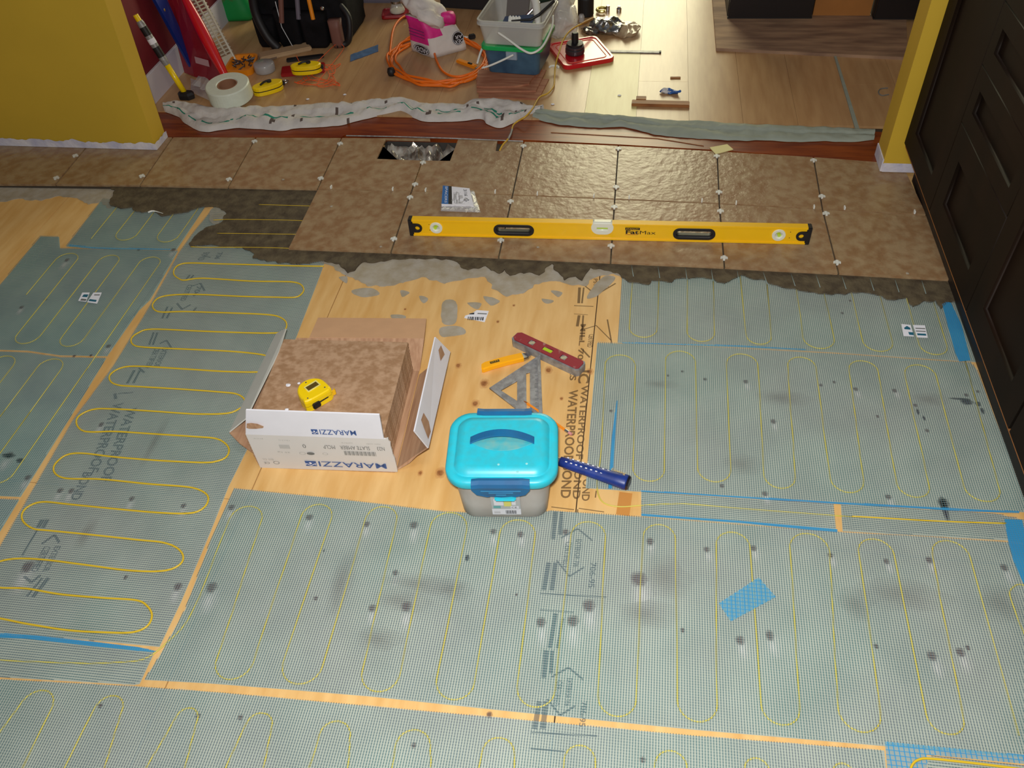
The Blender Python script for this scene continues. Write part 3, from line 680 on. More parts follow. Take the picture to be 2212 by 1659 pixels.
# narrow cross strip
tD = heating_mat('narrow horizontal mesh strip carrying a single yellow lead from the bare plywood', [(1385, 1064), (1800, 1089), (1806, 1148), (1385, 1115)], 1, w=0.0014, wc=0.0006)
tD2 = heating_mat('narrow horizontal mesh strip ending at the blue tape on the right', [(1816, 1090), (2150, 1110), (2212, 1124), (2240, 1178), (2172, 1168), (1820, 1148)], 1, w=0.0014, wc=0.0006)
cable(tD2, [[tuple(v)[:2] for v in cr([G(*q) for q in [(1840, 1118), (1900, 1121), (2000, 1127), (2100, 1131), (2172, 1133)]], 4)]], M_cable, z=ZF + 0.0044)
# left strip with its cable on top
tB = heating_mat('mesh heating strip at the left with bright yellow cable loops on top', [(470, 440), (700, 455), (700, 572), (690, 600), (640, 730), (600, 810), (545, 950), (494, 1052), (455, 1150), (392, 1300), (345, 1398), (200, 1384), (-60, 1365), (-60, 1290), (10, 1165), (160, 905), (245, 792), (325, 660), (388, 545), (420, 500)], 1)
B = [((431, 453), (640, 463)), None]
def P_(l): return [tuple(v)[:2] for v in cr([G(*q) for q in l], 6)]
bp = [(700, 578), (630, 577), (560, 575), (480, 573), (415, 571), (390, 574), (378, 584), (377, 596), (388, 605), (400, 608), (440, 604), (540, 610), (600, 611), (632, 612), (650, 617), (657, 628), (652, 638), (638, 645), (600, 645), (520, 643), (430, 639), (375, 640), (345, 646), (331, 660), (335, 672), (352, 677), (400, 676), (500, 679), (570, 682), (600, 686), (617, 696), (620, 708), (614, 717), (600, 722), (540, 722), (430, 718), (330, 714), (300, 722), (285, 735), (290, 748), (315, 753), (400, 757), (500, 762), (560, 768), (590, 776), (600, 790), (592, 800), (575, 806), (500, 806), (400, 800), (300, 794), (262, 798), (240, 812), (240, 826), (258, 835), (300, 838), (400, 844), (480, 850), (512, 854), (528, 864), (528, 876), (518, 886), (490, 896), (420, 897), (330, 891), (240, 886), (200, 888), (172, 902), (167, 918), (178, 932), (200, 936), (250, 935), (330, 940), (420, 946), (466, 950), (487, 960), (496, 974), (490, 990), (470, 999), (440, 1002), (350, 998), (250, 990), (180, 982), (145, 986), (122, 1004), (118, 1020), (130, 1032), (155, 1037), (220, 1038), (320, 1048), (400, 1054), (432, 1061), (450, 1074), (448, 1092), (430, 1107), (400, 1112), (340, 1110), (240, 1101), (150, 1092), (95, 1087), (65, 1096), (50, 1112), (53, 1130), (75, 1145), (110, 1149), (200, 1158), (300, 1169), (350, 1174), (380, 1184), (396, 1200), (394, 1218), (372, 1232), (335, 1237), (270, 1234), (180, 1222), (90, 1211), (30, 1210), (-10, 1220), (-40, 1240), (-35, 1262), (0, 1272), (60, 1274), (130, 1286), (220, 1294), (295, 1299), (320, 1312), (330, 1332), (320, 1355), (290, 1368), (240, 1369), (150, 1364), (60, 1350), (0, 1338), (-60, 1330)]
cable(tB, [P_(bp)], M_cable, r=0.0023, z=ZF + 0.0052)
cable(tB, [P_([(413, 536), (450, 537), (520, 537), (580, 538), (640, 540)]), P_([(462, 478), (500, 477), (600, 478), (660, 480)]), P_([(470, 507), (560, 508), (640, 509)]), P_([(560, 445), (640, 447), (672, 448)])], M_cable, r=0.0012, z=ZF + 0.0052)
tB2 = heating_mat('lower left mesh strip with blue tape along its upper edge', [(-60, 1367), (200, 1386), (335, 1408), (302, 1478), (290, 1480), (-60, 1460)], 1)
# left teal mats
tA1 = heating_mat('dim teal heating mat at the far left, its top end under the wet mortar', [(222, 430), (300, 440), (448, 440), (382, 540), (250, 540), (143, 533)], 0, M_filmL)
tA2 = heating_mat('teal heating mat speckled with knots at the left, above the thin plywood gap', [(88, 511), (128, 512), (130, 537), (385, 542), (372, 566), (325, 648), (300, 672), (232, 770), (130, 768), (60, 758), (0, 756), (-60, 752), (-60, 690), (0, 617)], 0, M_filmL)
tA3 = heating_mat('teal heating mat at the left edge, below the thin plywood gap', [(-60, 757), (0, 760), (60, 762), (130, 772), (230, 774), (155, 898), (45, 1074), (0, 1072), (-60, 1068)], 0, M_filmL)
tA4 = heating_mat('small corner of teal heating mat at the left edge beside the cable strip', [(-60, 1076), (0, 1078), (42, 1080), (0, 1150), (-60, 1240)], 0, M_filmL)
cols = [-22, 28.6, 81, 130, 181]
def col_run(xb, yb, yt):     # a run parallel to the threads: constant world x
    X = g2(xb, yb)[0]; return X
def worldpath(l): return l
Ys = lambda x, y: g2(x, y)[1]
Xs = [g2(x, 735)[0] for x in (28.6, 81, 130, 181, 232)]
dX = Xs[1] - Xs[0]
def hair(x0, x1, yend, ybend, low=True):
    r = abs(x1 - x0) / 2; s = -1 if low else 1; yc = ybend - s * r; cx = (x0 + x1) / 2
    return [(x0, yend)] + [(cx - (1 if x1 > x0 else -1) * r * math.cos(PI * k / 10), yc + s * r * math.sin(PI * k / 10)) for k in range(11)] + [(x1, yend)]
yt = Ys(230, 552); yb = Ys(150, 750); ym = (yt + yb) / 2
pa = [(Xs[0] - 2 * dX, yb)] + hair(Xs[0] - 2 * dX, Xs[0] - dX, ym, yb + 0.0)[1:-1]
P2 = hair(Xs[0] - dX, Xs[0], ym, yt, False) + hair(Xs[0], Xs[1], ym, yb)[1:] + hair(Xs[1], Xs[2], ym, yt, False)[1:] + hair(Xs[2], Xs[3], ym, yb)[1:] + hair(Xs[3], Xs[4], ym, yt, False)[1:] + [(Xs[4], yb - 0.08)]
cable(tA2, [P2], M_cableU)
y0_, y1_ = Ys(300, 440), Ys(260, 520)
cable(tA1, [hair(Xs[4] - dX * k, Xs[4] - dX * (k + 1), y0_, y1_ - 0.02 * (k % 2)) for k in (0, 2)] + [[(Xs[4] - dX * 4, y0_), (Xs[4] - dX * 4, y1_)]], M_cableU)
yt3 = Ys(110, 776); yb3 = Ys(30, 1050)
X3 = [g2(x, 850)[0] for x in (40, 93, 152)]
cable(tA3, [[(X3[2], yb - 0.05), (X3[2], yt3 - .1)] + hair(X3[2], X3[2] - dX, yt3 - .2, yb3)[1:], hair(X3[2] - dX, X3[2] - 2 * dX, yt3 - .2, yt3, False), hair(X3[2] - 2 * dX, X3[2] - 3 * dX, yt3 - .2, yb3), hair(X3[2] - 3 * dX, X3[2] - 4 * dX, yt3 - .2, yt3, False)], M_cableU)

# blue self-adhesive mesh tape
def tape(label, poly, rotang=0.0, pitch=0.0052, solid=True):
    if not solid: pitch = 0.0088
    P = pts(poly); c = (sum(p[0] for p in P) / len(P), sum(p[1] for p in P) / len(P))
    t = thing('mesh_tape', label, 'tape', (c[0], c[1], ZF + 0.004), group='blue mesh joint tape')
    obj('tape_film', sheet_poly(P, ZF + 0.0048), M_bluetape if solid else M_bluelite, t, world=True)
    b = join(threads(P, pitch, 0, 0.0016, ZF + 0.0053), threads(P, pitch, 1, 0.0012, ZF + 0.0055))
    o = obj('tape_mesh', b, M_bluethr, t, world=True); o['kind'] = 'stuff'
M_bluelite = mat('blue_mesh_tape_thin', (110, 186, 214), 0.5, alpha=0.45)
tape('small tilted blue rectangle of mesh tape on the middle mat', [(1552, 1306), (1638, 1250), (1675, 1292), (1578, 1345)], solid=False)
tape('blue mesh tape strip beside the dark cabinet, below the wet mortar', [(2034, 660), (2043, 655), (2053, 657), (2076, 705), (2095, 781), (2071, 784), (2062, 765)])
tape('blue mesh tape at the right edge, hanging down from the cross strip', [(2168, 1124), (2206, 1126), (2220, 1200), (2240, 1270), (2232, 1300), (2205, 1255), (2188, 1215), (2176, 1172)])
tape('blue mesh tape along the bottom edge at the right', [(1910, 1604), (2212, 1634), (2300, 1642), (2310, 1662), (2000, 1632), (2004, 1780), (1925, 1780)], solid=False)
tape('thin blue tape line along the top of the narrow cross strip', [(1385, 1062), (1800, 1087), (2100, 1103), (2200, 1107), (2200, 1111), (2100, 1108), (1800, 1091), (1385, 1065)], solid=True)
tape('thin blue tape line along the bottom of the narrow cross strip', [(1385, 1113), (1600, 1128), (1808, 1146), (1808, 1152), (1745, 1147), (1600, 1132), (1385, 1117)], solid=True)
tape('thin blue tape line along the seam between the two right-hand mats', [(1345, 742), (1600, 749), (1740, 757), (1740, 759), (1600, 752), (1345, 745)], solid=False)
tape('narrow upright blue tape strip above the hammer handle end', [(1332, 868), (1334, 868), (1328, 960), (1322, 1058), (1314, 1058), (1321, 950)], solid=True)
tape('thin blue tape line at the lower left, below the cable strip', [(-60, 1368), (0, 1370), (80, 1375), (200, 1388), (300, 1400), (340, 1409), (330, 1411), (200, 1398), (60, 1382), (-60, 1378)])
tape('faint blue tape line at the far left, between the two teal mats', [(150, 530), (200, 536), (250, 538), (370, 540), (370, 543), (200, 540), (150, 535)], solid=False)
# bottom right sub-mat
tH = heating_mat('mesh strip in the bottom right corner inside the blue tape', [(2002, 1634), (2310, 1664), (2310, 1780), (2006, 1780)], 1)
cable(tH, [P_([(1960, 1690), (1968, 1656), (1985, 1643), (2010, 1642), (2060, 1647), (2130, 1655), (2230, 1668)])], M_cable, r=0.0023, z=ZF + 0.0066)

# paper labels on the floor and the mats
def sticker(name, label, poly, z, printing):
    P = pts(poly, z); c = (sum(p[0] for p in P) / len(P), sum(p[1] for p in P) / len(P))
    t = thing(name, label, 'label', (c[0], c[1], z))
    obj('paper', prism(P, z, z + 0.0004), M_card, t, world=True)
    for m_, q in printing: obj('print', prism(pts(q, z + .0006), z + 0.0004, z + 0.0007), m_, t, world=True)
    return t
M_bar = mat('barcode_ink', (40, 44, 52), 0.8)
def bcode(x0, y0, x1, y1, h, n_=9):
    out = []
    for k in range(n_):
        t = k / n_; w = 0.45 + 0.3 * ((k * 7) % 3) / 2
        a = (x0 + (x1 - x0) * t, y0 + (y1 - y0) * t); b_ = (x0 + (x1 - x0) * (t + w / n_), y0 + (y1 - y0) * (t + w / n_))
        out.append((M_bar, [a, b_, (b_[0] - 1, b_[1] + h), (a[0] - 1, a[1] + h)]))
    return out
sticker('paper_label', 'torn white barcode label stuck on bare plywood behind the red torpedo level', [(1005, 682), (1018, 678), (1030, 670), (1056, 672), (1047, 696), (1003, 687)], ZF + 0.0002, bcode(1011, 684, 1046, 685, 7) + [(M_bar, [(1015, 677), (1025, 675), (1024, 679), (1013, 679)]), (M_grey, [(1032, 676), (1052, 677), (1051, 679), (1031, 678)])])
M_tealp = mat('teal_print', (20, 96, 120), 0.7)
for nm, lab, ox, oy, k in (('mat_label', 'white label with teal emblem on the upper right mat near the cabinet', 0, 0, 1),):
    t = sticker(nm, lab, [(1947, 700), (1967, 702), (1974, 727), (1952, 726)], ZF + 0.0056, [(M_tealp, [(1953, 708), (1959, 704), (1966, 708), (1967, 712), (1954, 711)]), (M_tealp, [(1962, 717), (1973, 718), (1974, 724), (1964, 723)])])
    sticker('mat_label', 'white printed label just right of the teal emblem label near the cabinet', [(1972, 702), (1998, 703), (2004, 730), (1981, 729)], ZF + 0.0056, [(M_grey, [(1977, 708), (1998, 709), (1999, 711), (1978, 710)]), (M_grey, [(1978, 714), (1999, 715), (2000, 717), (1979, 716)]), (M_tealp, [(1981, 720), (2000, 721), (2001, 725), (1982, 724)])])
sticker('mat_label', 'small dull label with dark emblem on the teal mat at the left', [(178, 632), (194, 632), (186, 652), (169, 650)], ZF + 0.0056, [(M_tealp, [(181, 636), (191, 636), (188, 642), (177, 641)]), (M_grey, [(176, 645), (187, 646), (185, 650), (173, 649)])])
sticker('mat_label', 'small dull printed label right of the dark emblem label on the teal mat', [(202, 632), (220, 632), (210, 656), (188, 653)], ZF + 0.0056, [(M_grey, [(204, 636), (216, 636), (215, 638), (203, 638)]), (M_tealp, [(194, 646), (209, 648), (207, 652), (191, 650)])])
solo('paper_note', prism(pts([(1533, 318), (1571, 311), (1584, 322), (1546, 332)], 0.004), 0.001, 0.0035), M_post, 'small pale yellow paper note at the rear edge of the tiles', 'note')
# ---------------------------------------------------------------- walls
lean = 0.045
def leanbox(x0, x1, y0, y1, z0, z1, k):
    b = bmesh.new(); V = [b.verts.new((x + k * z, y, z)) for z in (z0, z1) for x, y in ((x0, y0), (x1, y0), (x1, y1), (x0, y1))]
    for f in ((0, 3, 2, 1), (4, 5, 6, 7), (0, 1, 5, 4), (1, 2, 6, 5), (2, 3, 7, 6), (3, 0, 4, 7)): b.faces.new([V[i] for i in f])
    return b
wl = struct('wall_left', leanbox(-3.2, -1.042, 0.565, 0.655, 0.001, 2.6, lean), M_yellow)
# ragged white plaster strip along the foot of the left wall
def ragged(xa, xb, y, z_top, side, seed, kx):
    b = bmesh.new(); n_ = int(abs(xb - xa) / 0.008); rows = []
    for i in range(n_ + 1):
        t = xa + (xb - xa) * i / n_; h = z_top + 0.009 * noise.noise(Vector((t * 16, seed, 0))) + 0.006 * noise.noise(Vector((t * 60, seed, 4)))
        if side == 0: rows.append([(t, y, 0.001), (t, y, h)])
        else: rows.append([(y, t, 0.001), (y + kx * h, t, h)])
    return quadstrip(rows)
obj('plaster_edge', ragged(-3.2, -1.035, 0.562, 0.030, 0, 1.5, 0), M_plaster, wl)
obj('plaster_edge', ragged(0.562, 0.658, -1.036, 0.028, 1, 7.5, lean), M_plaster, wl)
wr = struct('wall_right', box(1.66, 0.605, 0.001, 0.236, 0.105, 2.6), M_yellow)
obj('plaster_edge', box(1.66, 0.5505, 0.001, 0.236, 0.005, 0.032, bev=0.002), M_plaster, wr)
obj('plaster_edge', box(1.5405, 0.605, 0.001, 0.004, 0.108, 0.045, bev=0.001), M_plaster, wr)
struct('wall_side', box(-1.26, 2.5, ZL - .02, 0.10, 3.65, 2.6), M_redwall)
struct('baseboard_side', box(-1.204, 2.5, ZL - .006, 0.014, 3.65, 0.115, bev=0.003), mat('white_baseboard', (206, 200, 208), .6))
wr2 = struct('wall_far_right', box(2.25, 2.45, ZL - .02, 0.10, 3.55, 2.6), M_yellow)
# ---------------------------------------------------------------- next room floor
lam = struct('floor', box(0.3, 2.60, -0.024, 3.1, 3.5, 0.018), M_base)
xs = []
x = 0.725 - 0.193 * 11
while x < 1.75: xs.append(x); x += 0.193
k = 0
for i, x in enumerate(xs):
    y = 0.845 - [0.0, 0.62, 0.33, 0.9][i % 4]
    while y < 4.2:
        ya, yb_ = max(y, 0.845), min(y + 1.22, 4.3)
        if yb_ - ya > 0.05:
            m_ = M_lam_sheen if (abs(x - (0.725 - 0.193)) < 0.01 and ya < 0.9) else M_lam
            if m_ is M_lam_sheen: yb_ = 1.43; 
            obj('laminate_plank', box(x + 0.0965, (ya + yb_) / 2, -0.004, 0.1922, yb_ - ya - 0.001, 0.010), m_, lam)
            if m_ is M_lam_sheen:
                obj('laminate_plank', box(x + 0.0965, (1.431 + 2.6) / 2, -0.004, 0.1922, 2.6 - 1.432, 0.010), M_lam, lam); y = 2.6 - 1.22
        y += 1.22
# threshold of red-brown wood
st = struct('trim_1', prism(pts([(345, 296), (738, 296), (745, 291), (1130, 302), (1340, 312), (1548, 324), (1915, 350), (1905, 285), (1300, 248), (1100, 241), (700, 236), (322, 232)], 0.001), -0.024, 0.001), M_redwood)
obj('metal_edging', tube([G(*q, 0.002) for q in [(748, 293), (850, 295), (980, 299), (1130, 305)]], 0.0022, 6), M_alu, st)
obj('metal_edging', tube([G(*q, 0.002) for q in [(1190, 286), (1300, 292), (1420, 299), (1520, 315)]], 0.0014, 6), M_wood, st)
struct('trim_2', prism(pts([(1801, 119), (1806, 119), (1857, 280), (1848, 280)], ZL + .002), ZL, ZL + 0.003), M_clothg)
solo('dusty_board', prism(pts([(1547, 106), (1960, 126), (1952, -160), (1526, -160)], ZL + .008), ZL, ZL + 0.012, bev=0.0008), M_board, 'dusty brown board lying flat in front of the black cabinets', 'board')
zb = ZL + 0.0122
def cabbox(px0, px1, py, label):
    a, c = G(px0, py, zb), G(px1, py, zb); w = (c - a).length; ang = math.atan2(c.y - a.y, c.x - a.x)
    t = thing('black_cabinet', label, 'cabinet', ((a.x + c.x) / 2, (a.y + c.y) / 2, zb), ang)
    obj('body', box(0, 0.21, 0, w, 0.38, 0.72, bev=0.002), M_dark, t); obj('door', box(0, 0.009, 0.006, w - 0.006, 0.018, 0.70, bev=0.003), M_dark, t)
    obj('foot_rail', box(0, 0.012, 0.0, w, 0.016, 0.006), M_black, t)
cabbox(1571, 1754, 41, 'black cabinet standing on the dusty board, left one of the pair')
cabbox(1886, 2060, 43, 'black cabinet standing on the dusty board, partly behind the right yellow wall')
a, c = G(1756, 41, zb), G(1884, 43, zb)
solo('wooden_panel', box((a.x + c.x) / 2, (a.y + c.y) / 2 + 0.05, zb, (c - a).length - .006, 0.018, 0.7), mat('orange_brown_panel', (176, 116, 56), 0.5, var=0.2, vscale=6), 'orange-brown wooden panel standing between the two black cabinets', 'panel')

# ---------------------------------------------------------------- dark cabinet on the right
cb = thing('base_cabinet', 'dark espresso kitchen cabinet with framed doors and drawers along the right side', 'cabinet', (1.577, -0.6, 0.0))
XF = 1.577
cb.location = (XF, -0.6, ZF)
def cpart(name, x0, x1, y0, y1, z0, z1, m_=M_cab, bev=0.0015, parent=cb):
    return obj(name, box((x0 + x1) / 2, (y0 + y1) / 2, z0, x1 - x0, y1 - y0, z1 - z0, bev=bev), m_, parent, world=True)
cpart('carcass', XF + 0.020, XF + 0.56, -2.6, 0.520, 0.125, 0.86)
cpart('bottom_edge', XF + 0.006, XF + 0.024, -2.6, 0.518, 0.112, 0.125, M_edge)
cpart('toe_kick', XF + 0.06, XF + 0.07, -2.6, 0.519, ZF, 0.124, M_dark)
cpart('top_panel', XF - 0.02, XF + 0.56, -2.6, 0.522, 0.86, 0.90, M_dark)
def front_panel(kind, y0, y1, z0, z1, fr=0.072):
    """shaker front facing -x: frame of four rails round a recessed panel"""
    pl = plate([(y0, z0), (y1, z0), (y1, z1), (y0, z1)], [[(y0 + fr, z0 + fr), (y1 - fr, z0 + fr), (y1 - fr, z1 - fr), (y0 + fr, z1 - fr)]], 0, 0.020, Matrix(((0, 0, -1, XF + 0.020), (1, 0, 0, 0), (0, 1, 0, 0), (0, 0, 0, 1))))
    bmesh.ops.recalc_face_normals(pl, faces=pl.faces)
    f = obj(kind, pl, M_cab, cb, world=True)
    obj('recessed_panel', box(XF + 0.014, (y0 + y1) / 2, z0 + fr - .002, 0.006, y1 - y0 - 2 * fr + .004, z1 - z0 - 2 * fr + .004), M_cab, f, world=True)
front_panel('door', 0.137, 0.517, 0.127, 0.84)
for z0, z1 in ((0.127, 0.404), (0.408, 0.560), (0.564, 0.716), (0.720, 0.842)):
    front_panel('drawer', -0.305, 0.133, z0, z1, 0.072 if z1 - z0 > .2 else 0.046)
for y0 in (-0.70, -1.10, -1.50, -1.90, -2.30):
    front_panel('door', y0, y0 + 0.391, 0.127, 0.84)
solo('floor_strip', prism(pts([(2076, 622), (2079, 622), (2126, 770), (2180, 905), (2225, 1000), (2218, 1006), (2170, 905), (2118, 775)], 0.0), ZF, 0.002), M_edge, 'thin raw wood strip on the floor at the foot of the dark cabinet', 'wood strip')

# ---------------------------------------------------------------- yellow box level
a = G(893, 510, 0.0); c = G(1739, 529, 0.0); L = (c - a).length; ang = math.atan2(c.y - a.y, c.x - a.x)
lv = thing('spirit_level', 'long yellow box level lying on edge across the laid tiles', 'spirit level', (a.x, a.y, 0.0005), ang)
S = Matrix(((1, 0, 0, 0), (0, 0, 1, 0), (0, 1, 0, 0), (0, 0, 0, 1)))       # plate (x, z) -> upright, thickness along +y
H = 0.060; TH = 0.024
fx = lambda px: (px - 893) / (1739 - 893) * L
def oval(cx, cz, hw, hh, n_=10):
    o = []
    for s, a0 in ((1, -PI / 2), (-1, PI / 2)):
        for k in range(n_ + 1):
            a_ = a0 + PI * k / n_; o.append((cx + s * (hw - hh) + hh * math.cos(a_), cz + hh * math.sin(a_)))
    return o
h1, h2, v1, v2, v3 = fx(1119), fx(1506), fx(947), fx(1681), fx(1311)
holes = [oval(h1, .029, .060, .0165), oval(h2, .029, .060, .0165), circ(v1, .032, .0165, 24), circ(v2, .032, .0165, 24), oval(v3, .040, .033, .0165)]
bb = plate([(0, 0.004), (L, 0.004), (L, H - .004), (0, H - .004)], holes, 0.003, TH - 0.003, S)
bmesh.ops.recalc_face_normals(bb, faces=bb.faces)
obj('web', bb, M_lvl, lv)
obj('rail', box(L / 2, TH / 2, 0, L, TH, 0.007, bev=0.0012), M_lvl, lv)
obj('rail', box(L / 2, TH / 2, H - 0.007, L, TH, 0.007, bev=0.0012), M_lvl, lv)
for h in (h1, h2):
    g = plate(oval(h, .029, .0635, .0195), [oval(h, .029, .055, .0115)], -0.0005, TH + .0005, S); bmesh.ops.recalc_face_normals(g, faces=g.faces)
    obj('grip_insert', g, M_black, lv)
for v in (v1, v2):
    g = plate(circ(v, .032, .0195, 28), [circ(v, .032, .0120, 24)], -0.001, TH + .001, S); bmesh.ops.recalc_face_normals(g, faces=g.faces)
    r_ = obj('vial_ring', g, M_vialw, lv)
    obj('vial', tube([(v - .007, TH / 2, .023), (v + .004, TH / 2, .041)] if v == v1 else [(v - .004, TH / 2, .041), (v + .005, TH / 2, .023)], 0.0062, 12), M_vial, r_)
    obj('vial_window', box(v, TH / 2, .0205, .023, .004, .023), M_frost, r_)
g = oval(v3, .034, .034, .0195)
g = [(x, min(z, H + .0006)) for x, z in oval(v3, .046, .034, .0245)]
cw = plate(g, [[(v3 - .017, .034), (v3 + .017, .034), (v3 + .017, .047), (v3 - .017, .047)]], -0.0006, TH + .0006, S); bmesh.ops.recalc_face_normals(cw, faces=cw.faces)
cv = obj('centre_window', cw, M_vialw, lv)
obj('vial', tube([(v3 - .0165, TH / 2, .0405), (v3 + .0165, TH / 2, .0405)], 0.0058, 12), M_vial, cv)
for s, x0 in ((-1, 0.0), (1, L)):
    xx = x0 + s * 0.004
    e = obj('end_cap', box(xx, TH / 2, -0.0008, 0.014, TH + 0.002, H + 0.0016, bev=0.002), M_black, lv)
    tp = [(x0 - s * 0.0, .014), (x0 - s * 0.0, .046)] + [(x0 - s * (0.016 + 0.016 * math.cos(t)), .030 + .016 * math.sin(t)) for t in [PI / 2 - PI * k / 10 for k in range(11)]]
    g = plate(tp, [circ(x0 - s * 0.017, .030, .0075, 16)], -0.0012, 0.0030, S); bmesh.ops.recalc_face_normals(g, faces=g.faces)
    obj('hang_tab', g, M_black, e)
bx = fx(1360)
badge = obj('badge', box(bx + .022, -0.0004, .0405, .044, .0012, .0085, bev=.0004), M_black, lv)
obj('badge_lettering', textmesh('STANLEY', (bx + .003, -0.0012, .0425), (.038, 0, 0), (0, 0, .0048)), M_lvl, badge)
obj('lettering', textmesh('Fat', (bx + .002, 0.0026, .0235), (.040, 0, 0), (0, 0, .014), 0, 0.03), M_black, lv)
obj('lettering', textmesh('Max', (bx + .045, 0.0026, .0235), (.048, 0, 0), (0, 0, .0125)), M_black, lv)
obj('underline', box(bx + .02, .0024, .021, .038, .0006, .0012), M_darkred, lv)
for x_, z_ in ((fx(932), .043), (fx(932), .022), (fx(1704), .043), (fx(1704), .022)):
    obj('rivet', lathe([(0, 0), (.0014, 0), (.0012, .0006), (0, .0008)], 8, M=Matrix.Translation((x_, .0028, z_)) @ Matrix.Rotation(PI / 2, 4, 'X')), M_black, lv)

# packet of tile spacers on the tiles
P = [G(*q, 0.004) for q in [(952, 456), (1038, 459), (1024, 412), (956, 405)]]
pk = thing('spacer_packet', 'clear plastic packet of tile spacers with blue and black header card on the tiles', 'packet', tuple(P[0])[:2] + (0.0,))
def bil(P, s, t): return P[0] * (1 - s) * (1 - t) + P[1] * s * (1 - t) + P[2] * s * t + P[3] * (1 - s) * t
n = 16
rows = [[bil(P, i / n, j / n) + Vector((0, 0, 0.010 * math.sin(PI * i / n) ** .5 * math.sin(PI * j / n) ** .5 * (1 + .6 * noise.noise(Vector((i * .9, j * .9, 1)))))) for i in range(n + 1)] for j in range(n + 1)]
obj('bag', quadstrip(rows), M_clearb, pk, world=True, smooth=True)
cx_ = lambda s0, s1, t0, t1, dz: [bil(P, s, t) + Vector((0, 0, dz)) for s, t in ((s0, t0), (s1, t0), (s1, t1), (s0, t1))]
def cardq(s0, s1, t0, t1, dz, m_, name='card'):
    b = bmesh.new(); b.faces.new([b.verts.new(v) for v in cx_(s0, s1, t0, t1, dz)]); return obj(name, b, m_, pk, world=True)
obj('insert_card', prism([tuple(v)[:2] for v in cx_(.02, .86, .18, .98, 0)], 0.004, 0.0135), M_card, pk, world=True)
cardq(.02, .20, .20, .98, .0100, mat('blue_card', (30, 100, 170), .5), 'blue_band'); cardq(.20, .30, .20, .98, .0101, M_black, 'black_band')
obj('band_lettering', textmesh('SPACERS', bil(P, .10, .95) + Vector((0, 0, .0104)), bil(P, .10, .25) - bil(P, .10, .95), bil(P, .17, .95) - bil(P, .10, .95)), M_card, pk, world=True)
for s in (.36, .41, .50): cardq(s, s + .012, .25, .72, .0101, M_grey, 'print_line')
cc = bil(P, .70, .42) + Vector((0, 0, .0103))
pl_ = plate([(x * .0085, y * .0085) for x, y in [(.3, .3), (.3, 1), (-.3, 1), (-.3, .3), (-1, .3), (-1, -.3), (-.3, -.3), (-.3, -1), (.3, -1), (.3, -.3), (1, -.3), (1, .3)]], [[(x * .0068, y * .0068) for x, y in [(.2, .2), (.2, 1), (-.2, 1), (-.2, .2), (-1, .2), (-1, -.2), (-.2, -.2), (-.2, -1), (.2, -1), (.2, -.2), (1, -.2), (1, .2)]]], 0, .0003, Matrix.Translation(cc))
obj('cross_print', pl_, M_black, pk, world=True)
obj('size_lettering', textmesh('3/16', bil(P, .66, .90) + Vector((0, 0, .0104)), bil(P, .66, .60) - bil(P, .66, .90), bil(P, .76, .90) - bil(P, .66, .90)), M_black, pk, world=True)
for k in range(34):
    s, t_ = (random.uniform(.05, .95), random.uniform(.02, .14)) if k < 22 else (random.uniform(.88, .97), random.uniform(.1, .85))
    q = bil(P, s, t_); r_ = random.uniform(0, PI)
    o = obj('loose_spacer', join(box(q.x, q.y, .003 + random.uniform(0, .006), .010, .0025, .003, r_), box(q.x, q.y, .003, .010, .0025, .003, r_ + PI / 2)), M_spacer, pk, world=True)

# ---------------------------------------------------------------- open tile box
BX = thing('tile_box', 'open white and brown cardboard tile box standing on bare plywood', 'cardboard box', (0.03, -0.69, ZF))
def panel(name, P4, m_, th=0.003, parent=BX, nx=1):
    P4 = [Vector(p) for p in P4]
    b = bmesh.new(); N = (P4[1] - P4[0]).cross(P4[3] - P4[0]).normalized() * th
    n_ = len(P4); V = [b.verts.new(p) for p in P4]; U2 = [b.verts.new(p - N) for p in P4]
    b.faces.new(V); b.faces.new(U2[::-1])
    for i in range(n_): b.faces.new((V[i], U2[i], U2[(i + 1) % n_], V[(i + 1) % n_]))
    bmesh.ops.recalc_face_normals(b, faces=b.faces)
    return obj(name, b, m_, parent, world=True)
h = 0.111
FLb, FRb = Vector((-0.123, -0.8609, ZF)), Vector((0.211, -0.8445, ZF)); FLt, FRt = Vector((-0.125, -0.861, h)), Vector((0.203, -0.8449, h))
vB = Vector((-0.045, 0.999, 0)).normalized() * 0.345
panel('box_bottom', [FLb + Vector((0, 0, .0005)), FRb + Vector((0, 0, .0005)), FRb + vB + Vector((0, 0, .0005)), FLb + vB + Vector((0, 0, .0005))], M_kraft, -0.0022)
# front wall with torn right edge
edge = [FRb + Vector((.006, 0, 0))]
tear = [(1395, 1330), (1388, 1290), (1378, 1250), (1372, 1222), (1358, 1195), (1352, 1165), (1340, 1130), (1338, 1100), (1325, 1085), (1318, 1062), (1300, 1068)]
def UY(px, py, Y):
    d = R_ * ((px - 1106) / FPX) + U_ * (-(py - 829.5) / FPX) + F_
    return CAM + d * ((Y - CAM.y) / d.y)
TE = [UY(480 + x / 3.687, 660 + y / 3.687, -0.846) for x, y in tear]
fw = panel('front_wall', [FLt, FLb] + [Vector((p.x, -0.861 + (p.x + .125) * 0.049, max(p.z, ZF))) for p in TE] + [FRt], mat('grey_white_card', (214, 210, 206), .8, var=.04, vscale=10), 0.004)
fl = panel('front_flap', [FLt, FRt, Vector((0.207, -0.847, 0.196)), Vector((-0.099, -0.862, 0.198))], M_card, 0.004)
